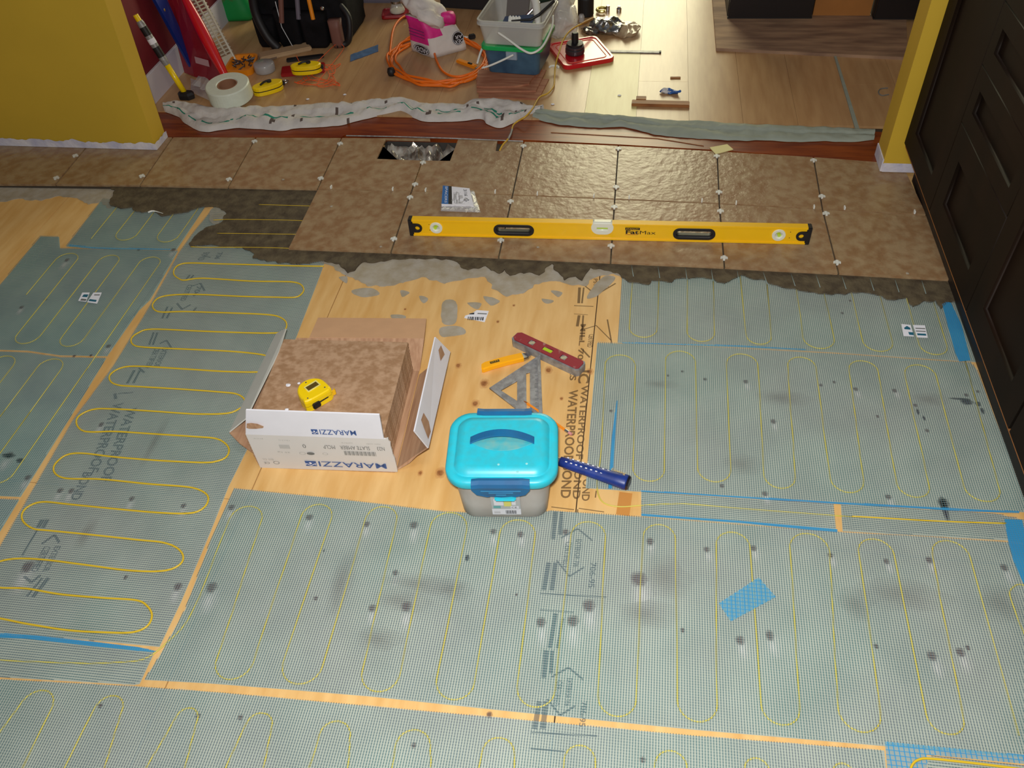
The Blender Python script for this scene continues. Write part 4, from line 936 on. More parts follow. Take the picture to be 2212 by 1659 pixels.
# lettering, standing on its head
def head(parent, s, px0, px1, z0, z1, m_, Y=-0.853, bold=0.0, base=None):
    """upside-down lettering on the front face; px0 is the picture x where the text starts (right side)"""
    e = FRt - FLt; e.normalize()
    def X_at(px, z):   # picture x at mid height -> world x on the wall
        lo, hi = -0.3, 0.4
        for _ in range(40):
            mid_ = (lo + hi) / 2; p = Vector((mid_, -0.861 + (mid_ + .125) * 0.049, z)); v = p - CAM
            qx = 1106 + FPX * v.dot(R_) / v.dot(F_)
            if qx < px: lo = mid_
            else: hi = mid_
        return mid_
    zt = (z0 + z1) / 2; xa, xb = X_at(px0, zt), X_at(px1, zt)
    yy = lambda x: -0.861 + (x + .125) * 0.049 - 0.0016
    O = Vector((xa, yy(xa), z1)); X = Vector((xb - xa, yy(xb) - yy(xa), 0)); Y_ = Vector((0, 0, z0 - z1))
    if s is None:
        return O, X, Y_
    return obj('lettering', textmesh(s, O, X, Y_, 0.0, bold), m_, parent, world=True)
def logo(parent, px0, px1, z0, z1):
    O, X, Y_ = head(None, None, px0, px1, z0, z1, None)
    n0 = X.cross(Y_).normalized() * 0.0002
    o = obj('emblem', quad(O, X, Y_, 0.0), M_print, parent, world=True)
    b = bmesh.new()
    def poly(l):
        b.faces.new([b.verts.new(O + X * s + Y_ * t + Vector((0, -0.0014, 0))) for s, t in l])
    zz = [(0, .40), (.25, .62), (.5, .86), (.75, .62), (1, .40)]
    for (x0, y0), (x1, y1) in zip(zz[:-1], zz[1:]): poly([(x0, y0), (x1, y1), (x1, y1 - .11), (x0, y0 - .11)])
    poly([(0, .62), (.24, .40), (.24, .50), (0, .72)][::-1]); poly([(1, .62), (.76, .40), (.76, .50), (1, .72)])
    poly([(.5, .12), (.66, .34), (.5, .56), (.34, .34)])
    obj('emblem_line', b, M_card, o, world=True)
    return o
head(fl, 'MARAZZI', 769.5, 691, .122, .139, M_print, bold=0.006)
logo(fl, 687, 673, .122, .139)
head(fw, 'MARAZZI', 835, 689, .004, .023, M_print, bold=0.006)
logo(fw, 684, 660, .004, .023)
head(fw, 'N23', 831, 815, .071, .084, M_grey); head(fw, 'SLATE AMBER', 799, 735, .071, .084, M_grey); head(fw, 'MCLP', 724, 699, .071, .084, M_grey); head(fw, '0', 661, 654, .071, .084, M_grey)
for s, p0, p1, z0, z1, m_ in [('item code', 822, 792, .0915, .0955, M_lightgrey), ('calibre', 762, 738, .092, .096, M_lightgrey), ('13x13 in', 626, 602, .094, .098, M_lightgrey), ('pcs', 568, 548, .098, .101, M_lightgrey),
        ('CE', 583, 571, .006, .013, M_grey), ('BIII GL', 591, 567, .020, .026, M_lightgrey), ('25 kg', 627, 600, .050, .056, M_lightgrey)]:
    head(fw, s, p0, p1, z0, z1, m_)
def ring_on(px0, px1, z0, z1, m_, fill=False):
    O, X, Y_ = head(None, None, px0, px1, z0, z1, None)
    outer = [O + X * (.5 + .5 * math.cos(t)) + Y_ * (.5 + .5 * math.sin(t)) for t in [2 * PI * k / 20 for k in range(20)]]
    b = bmesh.new(); V = [b.verts.new(p) for p in outer]
    if fill: b.faces.new(V)
    else:
        c_ = O + X * .5 + Y_ * .5; I = [b.verts.new(c_ + (p - c_) * .82) for p in outer]
        for k in range(20): b.faces.new((V[k], V[(k + 1) % 20], I[(k + 1) % 20], I[k]))
    return obj('emblem', b, m_, fw, world=True)
ring_on(604, 591, .006, .018, M_grey); ring_on(680, 663, .046, .056, M_grey, True); ring_on(661, 647, .046, .056, M_lightgrey); ring_on(709, 697, .048, .056, M_lightgrey)
O, X, Y_ = head(None, None, 812, 743, .050, .065, None)
b = bmesh.new()
for k in range(24):
    s = k / 24; w = .014 + .012 * ((k * 5) % 3) / 2
    b.faces.new([b.verts.new(O + X * u + Y_ * t) for u, t in ((s, 0), (s + w, 0), (s + w, 1), (s, 1))])
obj('barcode', b, M_grey, fw, world=True)
O, X, Y_ = head(None, None, 626, 603, .066, .080, None)
b = bmesh.new()
for k in range(8):
    s = k / 8; b.faces.new([b.verts.new(O + X * u + Y_ * t) for u, t in ((s, 0), (s + .07, 0), (s + .07, 1), (s, 1))])
obj('barcode', b, M_lightgrey, fw, world=True)
# torn brown patch on the flap
def torn(parent, l, f):
    b = bmesh.new(); b.faces.new([b.verts.new(f(*p)) for p in l]); return obj('torn_patch', b, M_kraft, parent, world=True)
torn(fl, [(195, 940), (230, 935), (280, 942), (330, 962), (325, 975), (270, 982), (215, 982), (193, 975)], lambda x, y: UY(480 + x / 3.687, 660 + y / 3.687, -0.864))
# right wall torn loose, leaning outwards; its flap stands up showing the white outside
GR0, GR1 = Vector((0.200, -0.516, ZF + .001)), Vector((0.214, -0.838, ZF + .001)); OR0, OR1 = Vector((0.289, -0.500, .068)), Vector((0.299, -0.826, .068))
rw = panel('side_wall', [GR1, G(885, 1000, .01), G(900, 985, .03), OR1, OR0, GR0], M_kraft, 0.0035)
rf = panel('side_flap', [OR1, OR0, G(941, 728, .145), G(896, 931, .145)], M_card, 0.0035)
torn(rf, [(1, 1)], lambda *a: None) if False else None
def onflap(s, t): return OR1 * (1 - s) * (1 - t) + OR0 * s * (1 - t) + G(941, 728, .145) * s * t + G(896, 931, .145) * (1 - s) * t
nf = (OR0 - OR1).cross(G(896, 931, .145) - OR1).normalized() * 0.0006
for l in ([(.06, .15), (.14, .10), (.20, .35), (.22, .75), (.14, .80), (.10, .50)], [(.82, .45), (.92, .30), (.97, .62), (.90, .70)]):
    b = bmesh.new(); 
    for s_ in (1, -1): b.faces.new([b.verts.new(onflap(s, t) + nf * s_ * (1 if s_ > 0 else 7)) for s, t in l])
    obj('torn_patch', b, M_kraft, rf, world=True)
# left wall and flap
GL0, GL1 = Vector((-0.140, -0.516, ZF + .001)), Vector((-0.126, -0.855, ZF + .001)); OL0, OL1 = G(598, 722, .062), G(497, 934, .062)
panel('side_wall', [GL0, OL0, OL1, G(520, 958, .035), G(548, 978, .006), GL1], M_kraft, 0.0035)
panel('side_flap', [OL0, G(619, 711, .088), G(604, 760, .094), G(533, 905, .094), OL1], mat('dull_white_card', (196, 196, 188), .8, var=.05), 0.003)
# rear wall leaning back and its flap
RB0, RB1 = Vector((-0.139, -0.514, ZF)), Vector((0.196, -0.498, ZF)); RM0, RM1 = G(668, 729, .05), G(916, 731, .05); RM0b = G(640, 730, .05)
panel('rear_wall', [RB0, RB1, RM1, RM0b], M_kraft, 0.003)
panel('rear_flap', [RM0, RM1, G(921, 688, .022), G(687, 686, .022)], mat('rear_kraft', (208, 164, 126), .85, var=.06), 0.003)
# stack of tiles inside
t0, t1 = G(613, 732, .095), G(885.5, 738.7, .095)
e = (t1 - t0).normalized(); nrm = Vector((e.y, -e.x, 0)); TS = 0.3325
ctr = t0 + e * TS / 2 + nrm * TS / 2; ang = math.atan2(e.y, e.x)
me_t = me_from(box(0, 0, 0, TS, TS, 0.0088, bev=0.0012, seg=1), 'boxed_tile'); me_t.materials.append(mat('boxed_slate_tile', (182, 148, 118), 0.6, col2=(156, 120, 88), vscale=52, stretch=(1, 1.2, 1), bump=.5, bscale=30, detail=9, lo=.38, hi=.62))
nt_ = 10; zz = ZF + 0.0035
pitch = (0.095 - 0.0088 - zz) / (nt_ - 1)
for k in range(nt_):
    o = bpy.data.objects.new('boxed_tile', me_t); C.objects.link(o)
    jit = 0 if k == nt_ - 1 else random.uniform(-.0006, .0006)
    o.location = (ctr.x + jit, ctr.y + jit, zz + k * pitch); o.rotation_euler = (0, 0, ang)
    tag(o, 'brown slate-look tile on top of the stack in the open box' if k == nt_ - 1 else 'brown slate-look tile in the open box, %s from the top of the stack' % ordn[nt_ - 1 - k], 'tile', 'tiles stacked in the open box')
zt = 0.0955
# tape measure
tm = thing('tape_measure', 'yellow tape measure with brown window lying on the top boxed tile', 'tape measure', tuple(G(681, 862, zt + .0))[:2] + (zt,), math.radians(50))
prof = [(-.033, -.030), (.024, -.034), (.031, -.030), (.036, -.026), (.036, .006), (.030, .020), (.018, .031), (.000, .036), (-.018, .032), (-.030, .020), (-.036, .004), (-.037, -.014)]
prof = [(p.x, p.y) for p in cr([Vector((x, y, 0)) for x, y in prof], 4, True)]
sc = lambda k: [(x * k, y * k) for x, y in prof]
secs = [[(x, y, z) for x, y in sc(k)] for k, z in ((.95, 0), (1, .003), (1, .031), (.97, .036), (.90, .0385))]
tb = loft(secs); bmesh.ops.recalc_face_normals(tb, faces=tb.faces)
obj('case', tb, M_yel, tm, smooth=False)
obj('seam', loft([[(x, y, z) for x, y in sc(1.006)] for z in (.0188, .0198)]), mat('seam_dark', (150, 120, 10), .5), tm)
obj('window', box(.004, .004, .0375, .030, .016, .0022, 0, bev=.0008), M_glass, tm)
obj('window_frame', plate([(-.0135, -.0065), (.0215, -.0065), (.0215, .0145), (-.0135, .0145)], [[(-.011, -.004), (.019, -.004), (.019, .012), (-.011, .012)]], .0380, .0402), mat('cream_frame', (226, 216, 130), .4), tm)
obj('lock_button', box(-.014, -.0345, .008, .020, .010, .016, 0, bev=.002), M_black, tm)
obj('lock_slot', box(.008, -.0335, .017, .024, .003, .003, 0), M_black, tm)
obj('mouth', box(.0355, -.012, .004, .004, .016, .022), M_black, tm)
obj('blade_hook', join(box(.041, -.024, .003, .010, .002, .016), box(.0455, -.022, .003, .0012, .006, .016)), M_lvl, tm)
for x_, y_ in ((-.030, -.026), (.028, -.024), (.0, .031)):
    obj('screw', lathe([(0, .0385), (.0022, .0385), (.0018, .0392), (0, .0392)], 10, (x_ * .85, y_ * .85, 0)), M_steel, tm)
for k, (px, py) in enumerate([(623, 833), (646, 829)]):
    p = G(px, py, zt); solo('plaster_chip', crumple(ico(.0065 if k == 0 else .004, 2, p + Vector((0, 0, .002)), (1, .8, .35)), .001, 200, k), M_card, ('larger' if k == 0 else 'smaller') + ' white plaster chip left of the tape measure', 'chip')
p = G(620, 886, zt); solo('plaster_chip', crumple(ico(.005, 2, p + Vector((0, 0, .002)), (1, .8, .4)), .001, 200, 5), M_card, 'white plaster chip behind the front flap of the tile box', 'chip')

# ---------------------------------------------------------------- hand tools on the plywood
# utility knife
a, c = G(1039, 800, ZF), G(1129, 776, ZF); ang = math.atan2(c.y - a.y, c.x - a.x); Lk = (c - a).length
kn = thing('utility_knife', 'yellow utility knife lying with its metal tip at the aluminium square', 'utility knife', (a.x, a.y, ZF + .0003), ang)
kp = [(0, -.010), (.004, -.014), (.03, -.011), (.07, -.010), (Lk, -.012), (Lk, .010), (.08, .013), (.045, .013), (.015, .012), (.004, .006)]
b = loft([[(x, y * k_, z) for x, y in kp] for k_, z in ((.85, 0), (1, .003), (1, .013), (.8, .017))]); bmesh.ops.recalc_face_normals(b, faces=b.faces)
obj('handle', b, mat('amber_plastic', (252, 176, 10), .35, coat=.3), kn)
obj('label_plate', box(.040, .001, .0168, .026, .008, .0006), M_black, kn); obj('label_lettering', textmesh('OLFA', (.029, -.001, .0178), (.022, 0, 0), (0, .004, 0)), M_lvl, kn)
hd = loft([[(Lk, y, z) for y, z in ((-.011, .002), (.009, .002), (.009, .014), (-.011, .014))], [(Lk + .014, y, z) for y, z in ((-.009, .003), (.007, .003), (.007, .012), (-.009, .012))], [(Lk + .024, y, z) for y, z in ((-.001, .004), (.002, .004), (.002, .008), (-.001, .008))]])
bmesh.ops.recalc_face_normals(hd, faces=hd.faces); obj('blade_head', hd, M_steel, kn)
# torpedo level
P = [G(*q, ZF + .026) for q in [(1100.5, 731), (1251, 800), (1265, 781), (1121.5, 713)]]
c0 = (P[0] + P[1] + P[2] + P[3]) / 4; e = ((P[1] - P[0]) + (P[2] - P[3])).normalized(); Lt = ((P[1] - P[0]).length + (P[2] - P[3]).length) / 2
tl = thing('torpedo_level', 'short plaster-smeared red and aluminium torpedo level at the top of the bare plywood', 'spirit level', (c0.x, c0.y, ZF + .0003), math.atan2(e.y, e.x))
Wt = 0.042
outl = [(-Lt / 2, -.012), (-Lt / 2 + .010, -Wt / 2), (Lt / 2 - .006, -Wt / 2), (Lt / 2, -.014), (Lt / 2, .014), (Lt / 2 - .006, Wt / 2), (-Lt / 2 + .010, Wt / 2), (-Lt / 2, .012)]
obj('body', prism(outl, 0, .023, bev=.0015), M_alu, tl)
M_redp = mat('worn_red_paint', (140, 26, 42), 0.45, col2=(168, 130, 124), vscale=40, lo=.26, hi=.36)
red_ = [(x * .965, y * .80) for x, y in outl]
def rc(cx, cy, w, h): return [(cx - w / 2, cy - h / 2), (cx + w / 2, cy - h / 2), (cx + w / 2, cy + h / 2), (cx - w / 2, cy + h / 2)]
wins = [rc(-.052, 0, .018, .018), rc(0, 0, .030, .014), rc(.052, 0, .018, .018)]
g = plate(red_, wins, .0225, .0262); obj('face_plate', g, M_redp, tl)
for k, (cx, w) in enumerate(((-.052, .016), (0, .028), (.052, .016))):
    obj('vial', box(cx, 0, .0228, w, .010, .0028, 0 if k == 1 else .78, bev=.001), M_vial if k == 1 else mat('smeared_glass', (176, 170, 140), .3), tl)
# aluminium speed square
sq = thing('speed_square', 'dusty aluminium triangular rafter square lying behind the aqua-lidded tub', 'square', tuple(G(1135, 845, ZF))[:2] + (ZF + .0002,))
Wd = lambda l, z=ZF + .005: pts(l, z)
g = plate(Wd([(1167, 766), (1057, 838), (1130, 894), (1170, 894)]), [Wd([(1117, 822), (1081, 843), (1117, 866)]), Wd([(1136.5, 806), (1144.5, 803), (1145, 884), (1137.5, 882)])], 0, .005)
bmesh.ops.translate(g, vec=(0, 0, ZF + .0005), verts=g.verts)
obj('plate', g, M_alu, sq, world=True)
f = Wd([(1161, 771), (1167, 766), (1172, 894), (1164, 894)], ZF + .018); g = prism(f, ZF, ZF + .019, bev=.001); obj('fence', g, M_alu, sq, world=True)
for k in range(14):
    t = k / 13; x_, y_ = 1155 + 1.5 * t, 778 + 108 * t
    obj('graduation', prism(Wd([(x_, y_), (x_ + (4 if k % 2 else 7), y_), (x_ + (4 if k % 2 else 7), y_ + 1), (x_, y_ + 1)], ZF + .0058), ZF + .0055, ZF + .006), M_grey, sq, world=True)
# pencil
a, c = G(1139, 874, ZF), G(1235, 941, ZF); d = (c - a).normalized(); z_ = ZF + .0042
pc = thing('pencil', 'orange pencil with pink eraser lying half under the aqua-lidded tub', 'pencil', (a.x, a.y, ZF + .0005))
mid_ = a + d * ((c - a).length - .022)
V3 = lambda v, z=z_: Vector((v.x, v.y, z))
obj('shaft', tube([V3(a), V3(mid_)], .0037, 6), mat('pencil_orange', (238, 140, 30), .4), pc, world=True)
obj('ferrule', tube([V3(mid_), V3(mid_ + d * .012)], .0039, 12), M_steel, pc, world=True)
obj('eraser', tube([V3(mid_ + d * .012), V3(mid_ + d * .022)], .0037, 12), mat('pink_rubber', (206, 140, 140), .8), pc, world=True)
obj('point', tube([V3(a - d * .018), V3(a)], [.0006, .0037], 8), M_wood, pc, world=True)
# hammer
a, c = G(1357, 1046, ZF + .012), G(1201, 996, ZF + .012); d = (c - a).normalized()
hm = thing('hammer', 'hammer with blue white-dotted rubber grip sticking out from behind the tub', 'hammer', (a.x, a.y, ZF))
gp = [a + d * t for t in (0, .006, .03, .07, .11, .145, .17)]
gp = [Vector((p.x, p.y, ZF + .0165)) for p in gp]
b = tube(gp, [.017, .0195, .0185, .0165, .0155, .0145, .0125], 16)
nn_ = Vector((-d.y, d.x, 0))
for v in b.verts: v.co.z = ZF + .0165 + (v.co.z - ZF - .0165) * .82
obj('grip', b, M_hammer, hm, smooth=True, world=True)
obj('butt_cap', tube([gp[0] - d * .003, gp[0] + d * .002], [.015, .0185], 16), mat('dark_steel', (70, 66, 80), .3, metal=.8), hm, world=True)
for r_ in range(2):
    for k in range(9):
        t = .052 + k * .0125; q = a + d * t + nn_ * ((r_ - .5) * .013 - .001); rr = .0165
        p = Vector((q.x, q.y, ZF + .0165 + .0150 * .82)); 
        obj('grip_dot', join(box(p.x, p.y, p.z - .0006, .0048, .0026, .0012, math.atan2(d.y, d.x))), M_card, hm, world=True)
O = a + d * .045 - nn_ * 0.004; O.z = ZF + .0345
obj('grip_lettering', textmesh('Estwing', O, -d * .034, Vector((-d.y, d.x, 0)) * -.010), M_gold, hm, world=True)
obj('shank', tube([gp[-1], gp[-1] + d * .13], [.008, .007], 10), M_steel, hm, world=True)
hp = gp[-1] + d * .132
hh = tube([hp - nn_ * .05, hp - nn_ * .02, hp, hp + nn_ * .03, hp + nn_ * .055], [.005, .011, .013, .011, .014], 12); obj('head', hh, M_steel, hm, world=True)

# ---------------------------------------------------------------- tub with aqua lid
tc = G(1082, 968, .155)
tu = thing('storage_tub', 'frosted plastic tub with aqua clip-on lid and blue handle, standing front centre', 'storage tub', (0.4855, -0.876, ZF + .0052), math.radians(5.5))
hz = 0.158
secs = []
for k, z in ((.845, 0), (.87, .003), (.90, .05), (.955, .125), (.965, hz - .02)):
    secs.append([(x * k, y * (k - .04), z) for x, y in rrect(.222, .180, .038, 6)])
b = loft(secs, True, False); bmesh.ops.recalc_face_normals(b, faces=b.faces)
obj('tub_body', b, M_frost, tu, smooth=True)
inner = loft([[(x * k, y * k, z) for x, y in rrect(.18, .135, .03, 4)] for k, z in ((.9, .004), (1, .02), (1.0, .07), (.8, .085))]); crumple(inner, .012, 25, 3)
obj('contents', inner, mat('greyish_contents', (158, 136, 122), .9, var=.3, vscale=30), tu)
# lid
LW, LD = .243, .205
def rs(w, d, r, z, k=8): return [(x, y, z) for x, y in rrect(w, d, r, k)]
lid = loft([rs(LW - .004, LD - .004, .048, hz - .020), rs(LW, LD, .050, hz - .016), rs(LW, LD, .050, hz - .003), rs(LW - .006, LD - .006, .047, hz + .002), rs(LW - .030, LD - .030, .036, hz + .003), rs(LW - .036, LD - .036, .034, hz + .001), rs(LW - .040, LD - .040, .032, hz + .003), rs(LW - .052, LD - .052, .026, hz + .011), rs(LW - .075, LD - .075, .018, hz + .0135)], True, True)
bmesh.ops.recalc_face_normals(lid, faces=lid.faces)
li = obj('lid', lid, M_aqua, tu, smooth=False)
for p in li.data.polygons: p.use_smooth = len(p.vertices) == 4
# eye-shaped hand recess and arched handle
eye = []
n = 12
for k in range(n + 1): t = -1 + 2 * k / n; eye.append((t * .070, .024 * (1 - t * t)))
for k in range(1, n): t = 1 - 2 * k / n; eye.append((t * .070, -.024 * (1 - t * t)))
b = loft([[(x, y + .001, hz + .0137) for x, y in eye], [(x * .97, y * .93 + .001, hz + .0141) for x, y in eye]], False, True)
obj('hand_recess', b, mat('dusty_aqua', (50, 176, 192), .6, col2=(110, 176, 176), vscale=40), li)
hrows = []
for k in range(17):
    t = -1 + 2 * k / 16; z = hz + .0145 + .021 * (1 - t * t); yc = .004 + .004 * (1 - t * t)
    hrows.append([(t * .070, yc - .0085, z), (t * .070, yc + .0085, z), (t * .070, yc + .0085, z + .005), (t * .070, yc - .0085, z + .005)])
b = loft(hrows); bmesh.ops.recalc_face_normals(b, faces=b.faces)
obj('carry_handle', b, M_bluehandle, li)
# latches
def latch(sy):
    y0 = sy * (LD / 2 + .001)
    prof_ = [(hz + .004, -.014), (hz + .006, -.006), (hz + .003, .003), (hz - .006, .006), (hz - .012, .0045), (hz - .030, .003), (hz - .040, .001)]
    rows = []
    for j, (z, o_) in enumerate(prof_):
        hw = .062 if j < 5 else (.052 if j == 5 else .030)
        rows.append([(hw * (-1 + 2 * i / 8), y0 + sy * (o_ + (0.002 if i in (0, 8) else 0)) - 0, z - (0.004 * (1 - abs(-1 + 2 * i / 8)) if j == 6 else 0)) for i in range(9)])
    b = quadstrip(rows, -.003 * sy)
    bmesh.ops.recalc_face_normals(b, faces=b.faces)
    l_ = obj('latch', b, M_bluehandle, tu)
    if sy < 0:
        for j, (w, z) in enumerate(((.085, hz - .018), (.052, hz - .024), (.022, hz - .031))):
            obj('latch_rib', box(0, y0 + sy * .0046, z, w, .0014, .0012), mat('paler_blue_plastic', (58, 140, 184), .3), l_)  # ribs in a paler blue than the latch
    return l_
latch(-1); latch(1)
obj('latch_tab', box(.008, -LD / 2 - .001, hz - .052, .046, .014, .008, bev=.003), M_aqua, tu)
# label on the front wall
ya = -.0775
lab_t = Matrix.Translation((0.006, ya - .0022, .020)) @ Matrix.Rotation(math.radians(8), 4, 'X')
def lq(x0, x1, z0, z1, dy, m_, name):
    b = bmesh.new(); b.faces.new([b.verts.new((x, -dy, z)) for x, z in ((x0, z0), (x1, z0), (x1, z1), (x0, z1))]); b.transform(lab_t); return obj(name, b, m_, lb)
lb = obj('price_label', box(0, 0, 0, .064, .0008, .094, M=lab_t), mat('grey_label', (186, 190, 192), .5), tu)
lq(-.032, .032, 0, .026, .0009, M_card, 'label_band')
for k in range(12): lq(-.002 + k * .0020, -.002 + k * .0020 + (.0013 if k % 3 else .0008), .004, .020, .0013, M_bar, 'barcode_bar')
lq(-.004, .012, .038, .066, .0009, mat('label_yellow', (226, 222, 120), .6), 'label_picture'); lq(-.026, -.005, .042, .070, .0009, M_card, 'label_picture'); lq(.013, .022, .044, .070, .0009, M_card, 'label_picture')
lq(.010, .028, .028, .040, .0011, M_card, 'label_box'); lq(-.028, -.012, .029, .040, .0009, mat('label_teal', (110, 176, 176), .6), 'label_picture')
b = textmesh('CE', (.012, -.0014, .030), (.012, 0, 0), (0, 0, .007)); b.transform(lab_t); obj('label_lettering', b, M_bar, lb)
for k in range(3): lq(-.028, -.014, .006 + k * .004, .0075 + k * .004, .0013, M_lightgrey, 'label_line')
for x_, y_ in ((-.006, .066), (-.005, -.060), (.055, -.058), (.036, -.078)):
    obj('dust_spot', lathe([(0, 0), (.0028, 0), (.0022, .0006), (0, .0008)], 10, (x_, y_, hz + .0110 if abs(y_) > .062 else hz + .0135)), mat('dust', (150, 214, 214), .9), li)

# ---------------------------------------------------------------- dust cloth along the threshold
def cloth(name, label, front_, back_, m_list, seed, hgt=.030, stripes=True):
    Fp = cr([G(*q, .001) for q in front_], 1); n_ = 150
    def res(l):
        P = cr([G(*q, .003) for q in l], 8); D = [0]
        for i in range(1, len(P)): D.append(D[-1] + (P[i] - P[i - 1]).length)
        out = []; j = 0
        for k in range(n_ + 1):
            s = D[-1] * k / n_
            while j < len(D) - 2 and D[j + 1] < s: j += 1
            t = (s - D[j]) / max(1e-9, D[j + 1] - D[j]); out.append(P[j] + (P[j + 1] - P[j]) * min(1, t))
        return out
    A, B_ = res(front_), res(back_); m_ = 18; rows = []
    for i in range(n_ + 1):
        r = []
        for j in range(m_ + 1):
            t = j / m_; p = A[i] + (B_[i] - A[i]) * t
            fold = .5 + .5 * math.sin(t * 9 + 3 * noise.noise(Vector((p.x * 4, seed, 0))) + 2.5 * noise.noise(Vector((p.x * 11, seed, 7))))
            z = math.sin(PI * min(1, max(0, t))) ** .4 * (hgt * (.45 + .35 * fold) + .5 * hgt * noise.noise(Vector((p.x * 22, p.y * 22, seed))) + .22 * hgt * noise.noise(Vector((p.x * 60, p.y * 60, seed))))
            r.append(p + Vector((0, .004 * noise.noise(Vector((p.x * 30, t * 4, seed))), max(0, z) + (.002 if 0 < j < m_ else 0) + (ZL if t > .6 else 0))))
        rows.append(r)
    b = quadstrip(rows)
    b.faces.ensure_lookup_table()
    if stripes:
        for i in range(n_):
            for j in range(m_):
                f = b.faces[i * m_ + j]; s = i / n_
                w = 3 * noise.noise(Vector((s * 7, seed, 2)))
                if abs(j - (5 + w)) < .55 and noise.noise(Vector((s * 26, 4, 4))) > -.12: f.material_index = 1
                if abs(j - (8 + w)) < .5 and s > .6 and noise.noise(Vector((s * 18, 9, 4))) > .0: f.material_index = 1
                if noise.noise(Vector((s * 90, j * .15, 5))) > .56: f.material_index = 2
    return solo(name, b, m_list, label, 'cloth', smooth=True)
cloth('dust_cloth', 'crumpled white dust cloth with green stripes along the left of the threshold',
      [(356, 242), (385, 253), (402, 268), (442, 285), (515, 277), (608, 283), (640, 277), (730, 272), (770, 262), (850, 244), (870, 242), (895, 255), (925, 263), (990, 262), (1040, 257), (1052, 268), (1078, 277), (1105, 268), (1140, 250), (1165, 246)],
      [(354, 230), (380, 227), (420, 232), (455, 238), (560, 237), (620, 236), (720, 228), (770, 227), (830, 222), (870, 219), (905, 228), (950, 232), (1000, 233), (1020, 225), (1055, 219), (1100, 224), (1150, 237), (1175, 238)], [M_cloth, M_stripe, M_darkcr], 3.3)
cloth('dust_sheet', 'smooth grey-green plastic dust sheet along the right of the threshold',
      [(1150, 254), (1200, 268), (1290, 276), (1340, 274), (1390, 284), (1420, 292), (1500, 299), (1600, 304), (1650, 303), (1720, 307), (1780, 305), (1840, 307), (1888, 302)],
      [(1160, 240), (1200, 244), (1270, 249), (1380, 258), (1420, 262), (1500, 266), (1600, 271), (1700, 277), (1800, 281), (1860, 284), (1888, 286)], [M_clothg, M_clothg, M_clothg], 8.1, .014, False)

# roll of fibreglass tape
p = G(500, 236, ZL + .02)
rt = thing('tape_roll', 'wide roll of whitish fibreglass mesh tape standing on the dust cloth', 'tape roll', (-0.868, 0.915, ZL + .026), 0, rot=(math.radians(5), math.radians(-2), .3))
obj('tape', ring_tube(.0860, .039, .062, 48, .004), M_fibre, rt, smooth=False)
obj('core', ring_tube(.0395, .035, .060, 40, .001), M_fibrebrown, rt)
obj('core_floor', lathe([(0, .020), (.0352, .020), (.0352, .021), (0, .021)], 30), M_fibrebrown, rt)
b = quadstrip([[(-.085 - .012 * k + .01 * math.sin(k * 2), .03 + .015 * k, .030 - .003 * k), (-.060 - .012 * k, .06 + .018 * k, .045 - .004 * k)] for k in range(7)]); obj('loose_end', crumple(b, .01, 20), M_clearb, rt)

# ---------------------------------------------------------------- tools and clutter on the laminate
# rubber mallet / rod with yellow handle
hb = G(403, 207, ZL + .01); ht = Vector((-1.185, hb.y + .012, .335))
ml = thing('mallet', 'yellow-handled mallet leaning on the side wall with its black head on the floor', 'mallet', (hb.x, hb.y, ZL))
dv = (ht - hb)
obj('handle', tube([hb + dv * .02, hb + dv * .40], .0115, 14), M_yel, ml, smooth=True, world=True)
sl = obj('grip_sleeve', tube([hb + dv * .40, hb + dv * .46, hb + dv * .90, hb + dv * .93], [.0125, .0145, .0145, .012], 14), M_alu, ml, world=True)
for k, (u0, u1) in enumerate(((.50, .62), (.66, .72), (.76, .86))):
    obj('sleeve_label', tube([hb + dv * u0, hb + dv * u1], .0150, 14), M_black if k != 1 else M_card, sl, world=True)
obj('handle_end', tube([hb + dv * .93, hb + dv * 1.0], .0105, 14), M_yel, ml, world=True)
hx = [(-.036, 0), (-.022, -.022), (.018, -.024), (.036, -.004), (.024, .020), (-.020, .022)]
b = loft([[(x * k, y * k, z) for x, y in hx] for k, z in ((.88, 0), (1, .004), (1, .018), (.8, .026), (.45, .030))]); bmesh.ops.recalc_face_normals(b, faces=b.faces)
bmesh.ops.translate(b, vec=(hb.x, hb.y, ZL + .0005), verts=b.verts); obj('head', b, M_black, ml, world=True)
# blue level leaning on the wall
bl = thing('blue_level', 'navy blue plastic level leaning against the maroon wall behind the mallet', 'spirit level', (-1.16, 1.16, ZL))
Pb = [Vector((-1.150, 1.165, ZL + .002)), Vector((-1.192, 1.10, .40)), Vector((-1.192, 1.19, .42)), Vector((-1.165, 1.21, .10))]
b = bmesh.new(); V = [b.verts.new(p) for p in Pb] + [b.verts.new(p + Vector((.018, -.006, 0))) for p in Pb]
for f in ((3, 2, 1, 0), (4, 5, 6, 7), (0, 1, 5, 4), (1, 2, 6, 5), (2, 3, 7, 6), (3, 0, 4, 7)): b.faces.new([V[i] for i in f])
bmesh.ops.recalc_face_normals(b, faces=b.faces); bmesh.ops.bevel(b, geom=b.edges[:], offset=.003, segments=2, affect='EDGES')
obj('body', b, M_navy, bl, world=True)
pv = Vector((-1.166, 1.14, .283)); obj('vial', ico(.0105, 2, pv, (.6, 1, 1)), M_brass, bl, world=True, smooth=True)
obj('vial_ring', tube([pv + Vector((-.002, .014 * math.cos(t), .014 * math.sin(t))) for t in [2 * PI * k / 16 for k in range(16)]], .0022, 6, True), M_navy, bl, world=True)
